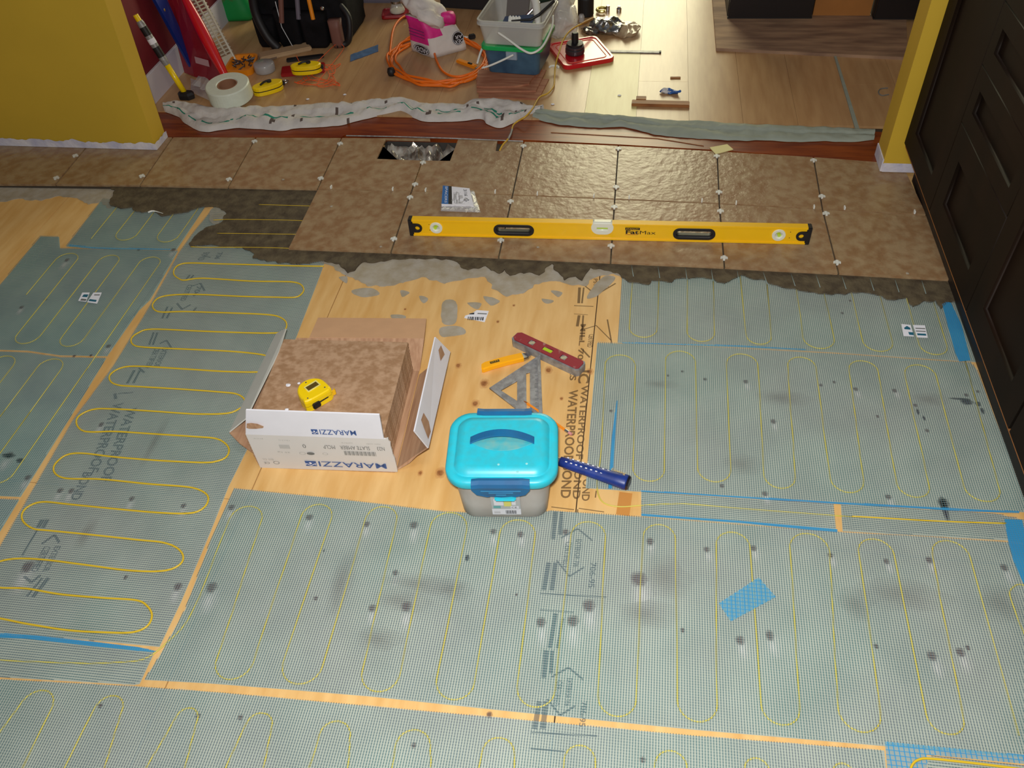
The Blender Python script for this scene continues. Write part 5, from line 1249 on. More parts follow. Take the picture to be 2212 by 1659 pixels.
# red wedge-shaped case
rcse = thing('red_case', 'glossy red plastic wedge case leaning between the blue level and white rack', 'plastic case', (-1.04, 1.12, ZL))
A0, A1, A2 = G(398, 158, ZL + .002), G(497, 187, ZL + .002), G(470, 150, ZL + .002)
def UXp(px, py, X):
    d_ = R_ * ((px - 1106) / FPX) + U_ * (-(py - 829.5) / FPX) + F_
    return CAM + d_ * ((X - CAM.x) / d_.x)
T0, T1, T2 = UXp(350, -50, -1.185), UXp(385, -30, -1.13), UXp(400, -10, -1.12)
b = bmesh.new(); V = [b.verts.new(p) for p in (A0, A1, A2, T0, T1, T2)]
for f in ((0, 2, 1), (3, 4, 5), (0, 1, 4, 3), (1, 2, 5, 4), (2, 0, 3, 5)): b.faces.new([V[i] for i in f])
bmesh.ops.subdivide_edges(b, edges=b.edges[:], cuts=3, use_grid_fill=True); crumple(b, .006, 14, 2)
bmesh.ops.recalc_face_normals(b, faces=b.faces)
obj('shell', b, M_redt, rcse, smooth=False, world=True)
ridge = [T1 + (A1 - T1) * t for t in [k / 10 for k in range(11)]]
obj('rim', tube([p + Vector((.004, -.004, .004)) for p in ridge], [.012 + .012 * math.sin(PI * k / 10) for k in range(11)], 12), M_red, rcse, smooth=True, world=True)
q0 = A0 + (T0 - A0) * .16 + (A1 - A0) * .30; obj('sticker', quad(q0 + Vector((.006, -.008, 0)), (A1 - A0) * .30, (T0 - A0) * .07, -.004), mat('faded_label', (190, 150, 156), .6), rcse, world=True)
# white wire rack leaning to the wall
rk = thing('wire_rack', 'white plastic-coated rack with many thin bars leaning in the corner', 'rack', (-1.08, 1.30, ZL))
K0, K1 = G(474, 152, ZL + .004), G(511, 134, ZL + .004)
K2, K3 = UXp(425, -20, -1.19), UXp(372, -6, -1.19)   # upper right, upper left
K3 = K0 + (UXp(372, 10, -1.185) - K0) * 1.05; K2 = K3 + (K1 - K0) * 1.5
obj('frame', tube([K0, K1, K2, K3], .006, 8, True), M_rack, rk, world=True)
obj('bottom_plate', quadstrip([[K0, K1], [K0 + (K3 - K0) * .13, K1 + (K2 - K1) * .13]], .004), M_rack, rk, world=True)
for k in range(18):
    t = .16 + k / 18 * .84; p0, p1 = K0 + (K3 - K0) * t, K1 + (K2 - K1) * t
    ex = (p1 - p0) * .08; obj('bar', tube([p0 - ex, p1 + ex], .0032, 6), M_rack, rk, world=True)
for s in (.25, .75): obj('cross_rail', tube([K0 + (K1 - K0) * s + (K3 - K0) * .13 + Vector((.003, -.003, .004)), K3 + (K2 - K3) * s + Vector((.003, -.003, .004))], .004, 6), M_rack, rk, world=True)
# green printed bag
gb = bmesh.new(); bmesh.ops.create_grid(gb, x_segments=2, y_segments=2, size=.1); gb.free()
c_ = G(520, 45, ZL)
b = loft([[(c_.x + x * k + dx, c_.y + .03 + y * k, z) for x, y in rrect(.26, .16, .06, 5)] for k, z, dx in ((.92, ZL + .001, 0), (1.02, .03, 0), (1.0, .10, -.01), (.9, .16, -.02), (.55, .20, -.04))]); bmesh.ops.subdivide_edges(b, edges=b.edges[:], cuts=1, use_grid_fill=True); crumple(b, .010, 12, 6)
for v in b.verts: v.co.z = max(v.co.z, ZL + .0005)
bmesh.ops.recalc_face_normals(b, faces=b.faces)
bmesh.ops.translate(b, vec=(-.06, .03, 0), verts=b.verts)
solo('green_bag', b, M_greenbag, 'bulging green and brown printed bag behind the white rack', 'bag', smooth=True)
# black tool bag
tb_ = thing('tool_bag', 'large black fabric tool bag with pockets standing behind the chalk reels', 'tool bag', (-0.75, 1.60, ZL))
b = loft([[(x * k + dx, y * k + .02, z) for x, y in rrect(.42, .30, .06, 6)] for k, z, dx in ((.95, 0.0005, 0), (1.02, .02, 0), (1.04, .10, 0), (1.0, .19, -.01), (.92, .24, -.02))]); bmesh.ops.subdivide_edges(b, edges=b.edges[:], cuts=1, use_grid_fill=True); crumple(b, .012, 10, 9)
for v in b.verts: v.co.z = max(v.co.z, .0005)
bmesh.ops.recalc_face_normals(b, faces=b.faces); obj('body', b, M_bagfab, tb_, smooth=True)
for x_, w, hgt, m_ in ((-.150, .085, .13, M_bagfab), (-.045, .10, .16, M_bagfab), (.075, .11, .15, M_bagfab), (.165, .05, .12, M_bagpocket)):
    pb = loft([[(x_ + x, -.150 + y, z) for x, y in rrect(w * k, .05 * k, .014, 3)] for k, z in ((.85, .002), (1, .02), (1.05, hgt * .7), (1.1, hgt))]); crumple(pb, .005, 20, x_ * 50); bmesh.ops.recalc_face_normals(pb, faces=pb.faces); obj('pocket', pb, m_, tb_, smooth=True)
obj('strap', tube(cr([(.185, -.10, .16), (.225, -.13, .12), (.222, -.15, .05), (.20, -.15, .014), (.16, -.165, .012)], 5), .013, 8), M_black, tb_, smooth=True)
obj('strap', tube(cr([(-.19, -.12, .20), (-.17, -.17, .14), (-.13, -.20, .06), (-.09, -.205, .012)], 5), .020, 8), M_black, tb_, smooth=True)
obj('tool_handle', tube([(-.055, -.19, .12), (-.028, -.18, .26)], .011, 8), M_bagpocket, tb_); obj('buckle', ico(.009, 2, (.135, -.18, .175)), M_steel, tb_)
obj('tool_handle', tube([(.085, -.18, .13), (.08, -.17, .22)], .009, 8), M_orangep, tb_); obj('tool_handle', tube([(.02, -.18, .13), (.03, -.15, .26)], .010, 8), M_lilac, tb_); obj('zip', tube([(-.03, -.195, .02), (-.06, -.19, .10), (-.07, -.17, .2)], .0025, 6), M_steel, tb_)
# grey crate at the very back
solo('storage_crate', box(-0.50, 2.02, ZL, .26, .2, .25, bev=.01), M_lilac, 'lilac-grey crate at the back behind the white sack', 'crate')
# orange bit tray
o_ = G(523, 150, ZL)
tr = thing('bit_tray', 'orange plastic tray full of dark screws beside the rack', 'tray', (o_.x, o_.y + .012, ZL + .0005), math.radians(8))
outer = rrect(.125, .170, .032, 5); outer = [(x * (1 if y < 0 else .92), y) for x, y in outer]
b = loft([[(x * .94, y * .94, 0) for x, y in outer], [(x, y, .026) for x, y in outer], [(x * .86, y * .86, .026) for x, y in outer], [(x * .82, y * .82, .008) for x, y in outer]]); bmesh.ops.recalc_face_normals(b, faces=b.faces)
obj('tray', b, M_orangep, tr)
for k in range(26):
    x_, y_, r_ = random.uniform(-.04, .04), random.uniform(-.055, .055), random.uniform(0, PI)
    obj('screw', tube([(x_, y_, .012 + .010 * random.random()), (x_ + .026 * math.cos(r_), y_ + .026 * math.sin(r_), .014 + .010 * random.random())], [.0034, .0018], 6), mat('dark_screw', (86, 82, 84), .4, metal=.6), tr)
# clear jar with grey lid
j_ = G(570, 158, ZL)
jr = thing('clear_jar', 'squat clear plastic jar between the orange tray and the front yellow reel', 'jar', (j_.x, j_.y + .02, ZL + .0005))
obj('jar_body', lathe([(.0, 0), (.042, 0), (.044, .004), (.044, .032), (.040, .036), (.0, .036)], 28), M_clearb, jr, smooth=True); obj('jar_contents', lathe([(0, .002), (.038, .002), (.038, .024), (0, .026)], 20), mat('jar_grey', (120, 116, 116), .5), jr)
# pale wooden offcut
a, c = G(566, 128, ZL), G(676, 104, ZL); an = math.atan2(c.y - a.y, c.x - a.x)
solo('wood_offcut', box((a.x + c.x) / 2 - .01, (a.y + c.y) / 2, ZL + .0005, (c - a).length, .060, .018, an, bev=.004), mat('pale_wood', (186, 156, 120), .7, var=.15, vscale=12), 'pale wooden offcut in front of the black tool bag', 'wood piece')
solo('plastic_sheet_scrap', crumple(quadstrip([[G(550 + 6 * i, 150 - 3 * i - 9 * j, ZL + .008 + .01 * noise.noise(Vector((i, j, 0)))) for i in range(9)] for j in range(4)]), .004, 30), mat('dull_sheet', (150, 128, 108), .7, alpha=.8), 'wrinkled translucent scrap left of the pale offcut', 'scrap')
# red box with chalk reel
ra, rb = G(606, 168, ZL), G(700, 158, ZL); an = math.atan2(rb.y - ra.y, rb.x - ra.x)
solo('red_box', box((ra.x + rb.x) / 2 - .005, (ra.y + rb.y) / 2 + .035, ZL + .0005, (rb - ra).length, .075, .016, an, bev=.003), M_darkred, 'flat dark red plastic box under the rear yellow chalk reel', 'box')
def reel(label, px, py, z0, rz, s=1.0, dark=True):
    q = G(px, py, z0 + .015)
    t = thing('chalk_reel', label, 'chalk line reel', (q.x, q.y, z0 + .0003), rz)
    pr = [(-.062, -.006), (-.045, -.026), (.0, -.032), (.045, -.026), (.062, -.006), (.058, .010), (.03, .024), (-.02, .026), (-.055, .014)]
    pr = [(v.x * s, v.y * s) for v in cr([Vector((x, y, 0)) for x, y in pr], 3, True)]
    for zz_, m_, nm in ((0, M_yel, 'shell'), (.0185, M_yel, 'shell')):
        b = loft([[(x * k, y * k, zz_ + z) for x, y in pr] for k, z in ((.95, 0), (1, .002), (1, .014), (.93, .0165))]); bmesh.ops.recalc_face_normals(b, faces=b.faces); obj(nm, b, m_, t)
    obj('gasket', loft([[(x * .975, y * .975, z) for x, y in pr] for z in (.016, .0190)]), M_black, t)
    obj('crank', tube(cr([(-.028 * s, -.006, .0375), (-.012, .004, .040), (.010, .006, .042), (.020, .002, .040)], 4), .004, 8), M_black, t); obj('crank_knob', lathe([(0, 0), (.010, 0), (.010, .006), (0, .007)], 14, (.012, .005, .036)), M_black, t)
    obj('nose', box(.064 * s, 0, .010, .014, .018, .016, bev=.003), M_black, t)
    return t
r1 = reel('yellow chalk line reel in front of the red box, with metal hook', 579, 190, ZL, math.radians(38))
hk = G(617, 176, ZL + .01); obj('line_hook', tube([hk + Vector((.010 * math.cos(t), .012 * math.sin(t), 0)) for t in [2 * PI * k / 14 for k in range(14)]], .0028, 8, True), M_steel, r1, world=True)
reel('yellow chalk line reel lying on the dark red box', 662, 148, ZL + .018, math.radians(12))
sp = []
random.seed(3)
for k in range(46): 
    t = k * .83; sp.append(G(685 + 42 * math.sin(t * .9) + 10 * math.sin(t * 2.3), 162 + 20 * math.cos(t * .7) + 5 * math.sin(t * 3), ZL + .003 + .004 * (k % 3)))
sp = [G(640, 120, ZL + .04), G(648, 135, ZL + .035), G(665, 150, ZL + .04), G(725, 96, ZL + .02), G(740, 98, ZL + .02), G(738, 112, ZL + .01)] + sp
solo('chalk_string', tube(cr(sp, 5), .0013, 5), M_string, 'tangled orange string spilling around the chalk reels', 'string')
solo('flat_bar', box(*tuple(G(660, 128, ZL))[:2], ZL + .0005, .16, .03, .010, math.radians(18), bev=.003), M_black, 'black flat bar behind the rear chalk reel', 'tool')
solo('blue_scrap', crumple(quadstrip([[G(757 + 60 * s, 118 - 22 * s + 14 * t, ZL + .003) for s in [k / 8 for k in range(9)]] for t in (0, .5, 1)], .002), .002, 60), M_bluecl, 'blue cloth scrap lying left of the orange cord coil', 'cloth')
# jar on a red tray
q = G(855, 34, ZL)
rtj = thing('red_dish', 'small dark red tray behind the white sack', 'tray', (q.x, q.y + .01, ZL + .0005), math.radians(10)); b = plate(rrect(.13, .10, .015, 4), [], 0, .012); obj('dish', b, M_darkred, rtj); obj('dish_rim', tube([(x, y, .012) for x, y in rrect(.12, .09, .014, 4)], .004, 6, True), M_darkred, rtj)
jj = thing('glass_jar', 'small clear glass jar with metal rim on the dark red tray', 'jar', (q.x + .01, q.y + .005, ZL + .0168)); obj('glass', lathe([(0, 0), (.034, 0), (.036, .01), (.026, .03), (.022, .045)], 20), M_clear, jj, smooth=True); obj('lid', lathe([(.024, .040), (.026, .042), (.026, .052), (0, .053)], 20), M_steel, jj); obj('powder', lathe([(0, .001), (.032, .001), (.032, .010), (0, .013)], 18), mat('cream_powder', (206, 196, 172), .9), jj)

# white sack with pink print
sk = thing('adhesive_sack', 'small white paper sack with pink print and black oval logos, top folded over', 'sack', (-.135, 1.44, ZL))
A_ = G(888, 110, ZL); Bq = G(935, 127, ZL); Cq = G(1012, 106, ZL)
c0 = sk.location
def ringpts(P4, n_=8):
    out = []
    for i in range(4):
        a_, b2 = Vector(P4[i]), Vector(P4[(i + 1) % 4])
        for k in range(n_): out.append(a_ + (b2 - a_) * (.06 + .88 * k / (n_ - 1)))
    return out
Al, Bl, Cl = [Vector((v.x - c0.x, v.y - c0.y, .001)) for v in (A_, Bq, Cq)]
Bl = (Bl + Vector((.0, 0, 0))); Dl = Al + (Cl - Bl) * .62 + Vector((.0, .05, 0))
def ringat(z, dx, dy, k):
    cen = (Al + Bl + Cl + Dl) / 4
    return [Vector((cen.x + (p.x - cen.x) * k + dx, cen.y + (p.y - cen.y) * k + dy, z)) for p in (Al, Bl, Cl, Dl)]
lv_ = [(.001, 0, 0, 1), (.02, 0, 0, 1.0), (.05, -.004, 0, .96), (.08, -.010, 0, .90), (.11, -.018, 0, .84), (.135, -.028, 0, .80), (.150, -.04, .005, .76)]
secs = [ringpts(ringat(*q)) for q in lv_]
b = loft(secs); 
b.faces.ensure_lookup_table(); b.faces.index_update(); n_ = 32
for f in b.faces:
    if len(f.verts) == 4:
        c_ = f.calc_center_median(); i = f.index % n_; j = f.index // n_
        if (i < 7 and j >= 2) or (i in (7, 8, 9, 10) and j >= 3) or (10 < i < 15 and j >= 4): f.material_index = 1
for v in b.verts: v.co += noise.noise_vector(v.co * 18) * .004; v.co.z = max(v.co.z, .0005)
bmesh.ops.recalc_face_normals(b, faces=b.faces)
obj('sack_body', b, [M_paper, M_pink], sk, smooth=True)
# folded crumpled top slumping to the left and back
tp = [ringpts([(p.x, p.y, q[0]) for p in ringat(*q)]) for q in []]
sec = []
for k, (x_, y_, z_, w, hh) in enumerate([(.050, -.030, .128, .045, .020), (.015, -.035, .150, .060, .034), (-.035, -.012, .172, .064, .036), (-.085, .020, .185, .058, .030), (-.125, .060, .188, .046, .020), (-.150, .085, .180, .036, .010)]):
    sec.append([(x_ + w * math.cos(t) * .45, y_ + w * math.cos(t) * .9, z_ + hh * math.sin(t)) for t in [2 * PI * i / 18 for i in range(18)]])
b = loft(sec); bmesh.ops.subdivide_edges(b, edges=b.edges[:], cuts=2, use_grid_fill=True); crumple(b, .014, 22, 5); crumple(b, .008, 60, 2); bmesh.ops.recalc_face_normals(b, faces=b.faces); obj('folded_top', b, M_paper, sk, smooth=True)
b = loft([[(x * k + .056, y * k - .012, z) for x, y in rrect(.058, .050, .016, 4)] for k, z in ((1.05, .118), (1.05, .142), (.9, .156), (.5, .160))]); crumple(b, .006, 30, 8); bmesh.ops.recalc_face_normals(b, faces=b.faces); obj('pink_fold', b, M_pink, sk, smooth=True)
def oval_logo(P0, X, Z, txt):
    P0, X, Z = Vector(P0), Vector(X), Vector(Z); N = X.cross(Z).normalized()
    ov = [P0 + X * (.5 + .5 * math.cos(t)) + Z * (.5 + .5 * math.sin(t)) for t in [2 * PI * k / 24 for k in range(24)]]
    b = bmesh.new(); b.faces.new([b.verts.new(p + N * .006) for p in ov]); o1 = obj('logo', b, M_black, sk)
    c_ = P0 + (X + Z) / 2
    b = bmesh.new(); V1 = [b.verts.new(c_ + (p - c_) * .93 + N * .0065) for p in ov]; V2 = [b.verts.new(c_ + (p - c_) * .86 + N * .0065) for p in ov]
    for k in range(24): b.faces.new((V1[k], V1[(k + 1) % 24], V2[(k + 1) % 24], V2[k]))
    obj('logo_ring', b, M_card, o1)
    return N
eL = (Al - Bl); 
N1 = oval_logo(Al * .80 + Bl * .20 + Vector((0, 0, .006)), (Bl - Al) * .72, Vector((0, 0, .040)), '')
obj('logo_lettering', textmesh('ARDEX', Bl * .87 + Al * .13 + Vector((0, 0, .036)) + N1 * .008, (Al - Bl) * .60, Vector((0, 0, -.020))), M_card, sk)
N2 = oval_logo(Bl * .42 + Cl * .58 + Vector((0, 0, .030)), (Cl - Bl) * .32, Vector((-.004, 0, .058)), '')
obj('logo_lettering', textmesh('AR', Cl * .84 + Bl * .16 + Vector((0, 0, .072)) + N2 * .008, (Bl - Cl) * .20, Vector((0, 0, -.014))), M_card, sk)
obj('logo_lettering', textmesh('DEX', Cl * .86 + Bl * .14 + Vector((0, 0, .054)) + N2 * .008, (Bl - Cl) * .24, Vector((0, 0, -.016))), M_card, sk)
for k in range(3): obj('print_line', quad(Al * .9 + Bl * .1 + Vector((-.006 * k * 0, 0, .078 + .013 * k)) + N1 * .002, (Bl - Al) * .7, Vector((0, 0, .004)), .006), mat('purple_print', (120, 40, 110), .6), sk)

# orange extension cord
ec = thing('extension_cord', 'coiled orange extension cord lying around the white sack', 'cord', (-.15, 1.28, ZL))
def loop(cx, cy, rx, ry, ph, z, n_=26, jit=3): return [(cx + rx * math.cos(ph + 2 * PI * k / n_) + jit * math.sin(k * 1.7 + ph), cy + ry * math.sin(ph + 2 * PI * k / n_) + jit * .5 * math.cos(k * 2.1), z) for k in range(n_ + 1)]
L1 = []
for k, (cx, cy, rx, ry) in enumerate([(945, 130, 108, 52), (950, 132, 106, 50), (946, 127, 100, 52), (952, 129, 96, 46), (947, 134, 104, 52)]): L1 += loop(cx, cy, rx, ry, PI * .1 * k, .006 + .005 * (k % 3))[:-1]
obj('cable', tube(cr([G(x, y, ZL + z) for x, y, z in L1], 3), .0050, 8), M_orange, ec, smooth=True, world=True)
obj('cable', tube(cr([G(x, y, ZL + z) for x, y, z in [(860, 115, .004), (868, 95, .010), (885, 80, .014), (905, 76, .020), (922, 84, .022), (935, 105, .022), (943, 130, .012), (955, 152, .006), (975, 164, .006), (1000, 164, .008), (1030, 152, .012), (1046, 138, .014)]], 6), .0050, 8), M_orange, ec, smooth=True, world=True)
obj('cable', tube(cr([G(x, y, ZL + z) for x, y, z in [(842, 118, .006), (848, 70, .012), (858, 48, .014), (872, 36, .012), (885, 32, .006)]], 6), .0050, 8), M_orange, ec, smooth=True, world=True)
q = G(845, 155, ZL + .018); obj('plug', crumple(lathe([(0, -.016), (.014, -.014), (.017, 0), (.013, .014), (0, .017)], 16, q), .001, 60), M_black, ec, smooth=True, world=True)
obj('socket', box(*tuple(G(1020, 84, ZL))[:2], ZL + .0005, .03, .02, .02, .4, bev=.004), M_black, ec, world=True)
q = G(1003, 88, ZL); solo('cord_tag', crumple(box(q.x, q.y, ZL + .0155, .035, .014, .003, -.3, bev=.001), .001, 50), M_card, 'white tag lying by the orange cord right of the sack', 'tag')
# small yellow knife by the tubs
a, c = G(988, 134, ZL), G(1032, 150, ZL); an = math.atan2(c.y - a.y, c.x - a.x)
k2 = thing('snap_knife', 'small yellow snap-blade knife lying left of the blue tub', 'knife', ((a.x + c.x) / 2, (a.y + c.y) / 2, ZL + .0003), an)
obj('handle', box(-.005, 0, 0, .105, .024, .014, bev=.004), M_orangep, k2); obj('slider', box(.018, -.002, .013, .022, .010, .005, bev=.0015), M_black, k2); obj('blade', box(.058, 0, .005, .024, .010, .002), M_steel, k2)

# ---------------------------------------------------------------- tubs on wooden offcuts
def wp(label, P, z0, z1, seed=0):
    return solo('wood_plank', prism(P, z0, z1, bev=.001), M_wood2, label, 'plank', 'boards under the tubs')
wp('longest pinkish-brown board of the stack lying under the blue tub', pts([(1034, 210), (1164, 213), (1186, 170), (1032, 168)], ZL + .006), ZL + .0003, ZL + .0060)
wp('middle pinkish-brown board of the stack lying under the blue tub', pts([(1030, 197), (1158, 196), (1180, 150), (1028, 160)], ZL + .012), ZL + .0064, ZL + .0125)
wp('top pinkish-brown board with a ragged front edge under the blue tub', rough_poly(pts([(1030, 186), (1062, 187), (1110, 186), (1142, 181), (1150, 168), (1172, 150), (1032, 150)], ZL + .019), .004, .02, 5), ZL + .0128, ZL + .0195)
zt_ = ZL + .0197
lowc = Vector((.238, 1.272, zt_)); ra_ = math.radians(-7)
def tub(name, label, loc, w, d, h_, taper, m_, rimm=None, open_top=True, lidm=None):
    t = thing(name, label, 'tub', tuple(loc), ra_)
    k0 = 1 - taper; r = .022
    O = [[(x * k, y * k, z) for x, y in rrect(w, d, r, 5)] for k, z in ((k0 * .97, 0), (k0, .003), (1, h_))]
    I = [[(x * k - (0), y * k, z) for x, y in rrect(w - .006, d - .006, r, 5)] for k, z in ((1, h_), (k0, .004))]
    b = loft(O + I); bmesh.ops.recalc_face_normals(b, faces=b.faces); obj('tub_wall', b, m_, t)
    rim = loft([[(x, y, z) for x, y in rrect(w + e_, d + e_, r + .004, 5)] for e_, z in ((.000, h_ - .020), (.010, h_ - .018), (.010, h_ - .012), (.003, h_ - .011), (.003, h_ - .004), (.008, h_ - .003), (.008, h_ + .001), (-.004, h_ + .001))], False, False)
    if rimm: obj('rim', rim, rimm, t)
    else: rim.free()
    return t
lt = tub('blue_tub', 'lower translucent blue tub with green lid standing on stacked boards', lowc, .232, .232, .108, .10, M_bluefill, None)
gl = loft([[(x, y, z) for x, y in rrect(.246 + e_, .250 + e_, .026, 5)] for e_, z in ((0, .100), (.004, .102), (.004, .114), (0, .117), (-.02, .117), (-.026, .113))]); bmesh.ops.recalc_face_normals(gl, faces=gl.faces); obj('lid', gl, M_green, lt)
obj('lid_grip', box(.118, .02, .1165, .018, .15, .006, bev=.002), M_green, lt)
obj('handle_boss', box(0, -.1145, .062, .048, .006, .040, bev=.003), mat('pale_boss', (150, 164, 178), .4), lt)
obj('handle', tube(cr([(.010, -.122, .088), (-.03, -.135, .070), (-.08, -.148, .050), (-.115, -.150, .038)], 5), .0042, 8), M_spacer, lt, smooth=True); obj('handle', tube(cr([(-.150, -.10, .03), (-.140, -.06, .07), (-.128, -.01, .085)], 5), .0046, 8), M_spacer, lt, smooth=True)
ut = tub('open_tub', 'upper open clear plastic tub holding trowels, stacked on the green lid', lowc + Vector((.002, .004, .1175)), .262, .262, .098, .12, mat('milky_tub', (206, 204, 200), .25, alpha=.5, coat=.5), mat('frosted_rim', (196, 196, 192), .35, alpha=.8))
obj('handle', tube(cr([(-.045, -.140, .060), (.0, -.156, .042), (.06, -.178, .016), (.10, -.182, .008), (.135, -.150, .025), (.150, -.06, .06), (.140, .0, .078)], 6), .0044, 8), M_spacer, ut, smooth=True)
# trowels in the open tub
base = lowc + Vector((0, 0, .122))
def W3(x, y, z): c_, s_ = math.cos(ra_), math.sin(ra_); return Vector((base.x + x * c_ - y * s_, base.y + x * s_ + y * c_, base.z + z))
t1_ = thing('putty_knife', 'grey-bladed putty knife with curved white handle in the open tub', 'putty knife', tuple(W3(.02, 0, 0)))
obj('handle', tube(cr([W3(-.01, .10, .11), W3(.03, .08, .125), W3(.065, .03, .115), W3(.085, -.02, .085), W3(.095, -.05, .06)], 6), [.010 + .006 * math.sin(PI * k / 24) for k in range(25)], 10), M_spacer, t1_, smooth=True, world=True)
obj('blade', quadstrip([[W3(-.07, -.05, .02), W3(.06, -.06, .04)], [W3(-.06, .03, .05), W3(.07, .02, .07)]], .002), mat('blade_blue', (96, 112, 140), .3, metal=.5), t1_, world=True)
t2_ = thing('black_trowel', 'black angled trowel sticking out over the right rim of the open tub', 'trowel', tuple(W3(.08, -.05, 0)))
obj('arm', tube([W3(.0, -.092, .086), W3(.075, -.09, .093), W3(.105, -.07, .105), W3(.150, -.01, .135)], [.0025, .0055, .006, .006], 8), M_black, t2_, world=True)
t3_ = thing('black_handled_brush', 'black rubber-handled tool lying across the back right rim of the open tub', 'tool', tuple(W3(.10, .08, 0)))
obj('handle', tube([W3(.075, .06, .105), W3(.11, .075, .115), W3(.155, .10, .13), W3(.170, .11, .135)], [.009, .014, .014, .009], 12), mat('dark_green_grip', (24, 40, 30), .5), t3_, smooth=True, world=True); obj('shaft', tube([W3(0, .02, .03), W3(.08, .06, .105)], .006, 8), M_steel, t3_, world=True)
t4_ = thing('grey_float', 'grey plastic float standing upright inside the open tub', 'float', tuple(W3(-.02, .05, 0)))
obj('pad', panel('x', [W3(-.06, .02, .004), W3(.03, .02, .004), W3(.035, .06, .115), W3(-.055, .06, .115)], mat('dark_grey_pad', (92, 84, 80), .6), .008, t4_).data.copy(), None, t4_) if False else panel('pad', [W3(-.06, .02, .004), W3(.03, .02, .004), W3(.035, .06, .115), W3(-.055, .06, .115)], mat('dark_grey_pad', (92, 84, 80), .6), .008, t4_)
t5_ = thing('toothed_spreader', 'small white toothed spreader inside the open tub', 'spreader', tuple(W3(-.01, -.03, 0)))
b = quadstrip([[W3(-.03 + .006 * k, -.02, .070 + (.006 if k % 2 else 0)) for k in range(9)], [W3(-.03 + .006 * k, -.03, .055) for k in range(9)]], .002); obj('comb', b, M_spacer, t5_, world=True)
# dark tool case at the back
tcse = thing('dark_tool_case', 'black plastic tool case behind the tubs', 'tool case', (.06, 1.96, ZL), math.radians(-8))
obj('body', box(0, 0, 0, .52, .26, .18, bev=.012), mat('case_black', (34, 32, 36), .5), tcse); obj('lid', box(0, .0, .182, .525, .265, .05, bev=.012), mat('case_black', (34, 32, 36), .5), tcse); obj('handle', tube([(-.07, -.14, .12), (-.07, -.17, .12), (.07, -.17, .12), (.07, -.14, .12)], .008, 8), M_black, tcse)
for x_ in (-.15, .15): obj('catch', box(x_, -.134, .15, .04, .01, .05, bev=.003), M_black, tcse)
# clear plastic bag(s) right of the tubs
def bag(name, label, c_, sx, sy, sz, seed, m_, z0=ZL):
    b = ico(1, 4, (0, 0, 0), (sx, sy, sz)); 
    for v in b.verts: v.co += noise.noise_vector(v.co * 22 + Vector((seed, 0, 0))) * .022; v.co += noise.noise_vector(v.co * 60 + Vector((seed, 5, 0))) * .007
    bmesh.ops.translate(b, vec=(c_.x, c_.y, z0 + sz * .85), verts=b.verts)
    for v in b.verts: v.co.z = max(v.co.z, z0 + .001)
    return solo(name, b, m_, label, 'bag', smooth=True)
bag('plastic_bag', 'crumpled clear plastic bag standing between the tubs and the red lid', G(1212, 78, ZL), .075, .07, .080, 2, M_clearb)
bag('plastic_bag', 'crumpled clear plastic bag at the back beside the dark bottle', G(1212, 25, ZL), .06, .07, .06, 6, M_clearb)
# red lid with hole saw
P = pts([(1188, 112), (1213, 146), (1320, 127), (1298, 88), (1240, 80), (1200, 95)], ZL + .016)
cx_m = sum(p[0] for p in P) / 6; cy_m = sum(p[1] for p in P) / 6
e_ = G(1319, 124, ZL + .016) - G(1212, 143, ZL + .016); rr_ = math.atan2(e_.y, e_.x)
rl = thing('red_lid', 'square red plastic tub lid lying on the laminate', 'lid', (.478, 1.395, ZL + .0003), rr_)
b = loft([[(x, y, z) for x, y in rrect(.215 + e2, .232 + e2, .024, 5)] for e2, z in ((0, 0), (.004, .002), (.004, .016), (0, .0185), (-.016, .0185), (-.020, .015))]); bmesh.ops.recalc_face_normals(b, faces=b.faces); obj('lid_plate', b, M_red, rl)
obj('raised_line', tube([(x, y, .0155) for x, y in rrect(.168, .184, .02, 5)], .0022, 6, True), mat('lighter_red', (232, 90, 70), .3), rl)
hs_ = thing('hole_saw', 'dark round metal fitting with a black stem standing on the red lid', 'fitting', tuple(G(1242, 112, ZL + .022))[:2] + (ZL + .0190,))
obj('cup', lathe([(0, 0), (.038, 0), (.040, .004), (.040, .018), (.036, .021), (.038, .024), (.038, .030), (.030, .034), (0, .034)], 28), mat('gunmetal', (84, 76, 80), .35, metal=.6), hs_, smooth=False); obj('collar', lathe([(.022, .034), (.034, .035), (.034, .041), (.016, .043), (0, .043)], 24), M_black, hs_); obj('stem', lathe([(0, .04), (.014, .041), (.014, .080), (.010, .083), (0, .083)], 10), M_black, hs_)
# foil packet with small screws
bag('foil_packet', 'shiny crinkled packet of hardware right of the dark bottle', G(1312, 66, ZL), .075, .072, .026, 11, M_foil)
bag('hardware_pouch', 'brown-tinted clear pouch lying right against the shiny packet', G(1352, 70, ZL), .060, .075, .016, 14, mat('brown_pouch', (178, 148, 112), .3, alpha=.8, coat=.6))
bag('screw_pouch', 'small grey clear pouch of screws left of the shiny packet', G(1272, 72, ZL), .035, .04, .012, 17, M_foil)
# bottle
q = G(1264, 38, ZL); bt = thing('dark_bottle', 'black bottle with white collar at the back right of the bags', 'bottle', (q.x, q.y + .03, ZL + .0003))
obj('body', lathe([(0, 0), (.034, 0), (.036, .004), (.036, .075), (.026, .090), (0, .090)], 24), M_black, bt); obj('collar', lathe([(.030, .086), (.034, .088), (.034, .100), (.018, .104), (0, .104)], 24), M_spacer, bt); obj('cap', lathe([(0, .103), (.012, .103), (.012, .125), (0, .126)], 16), M_black, bt)
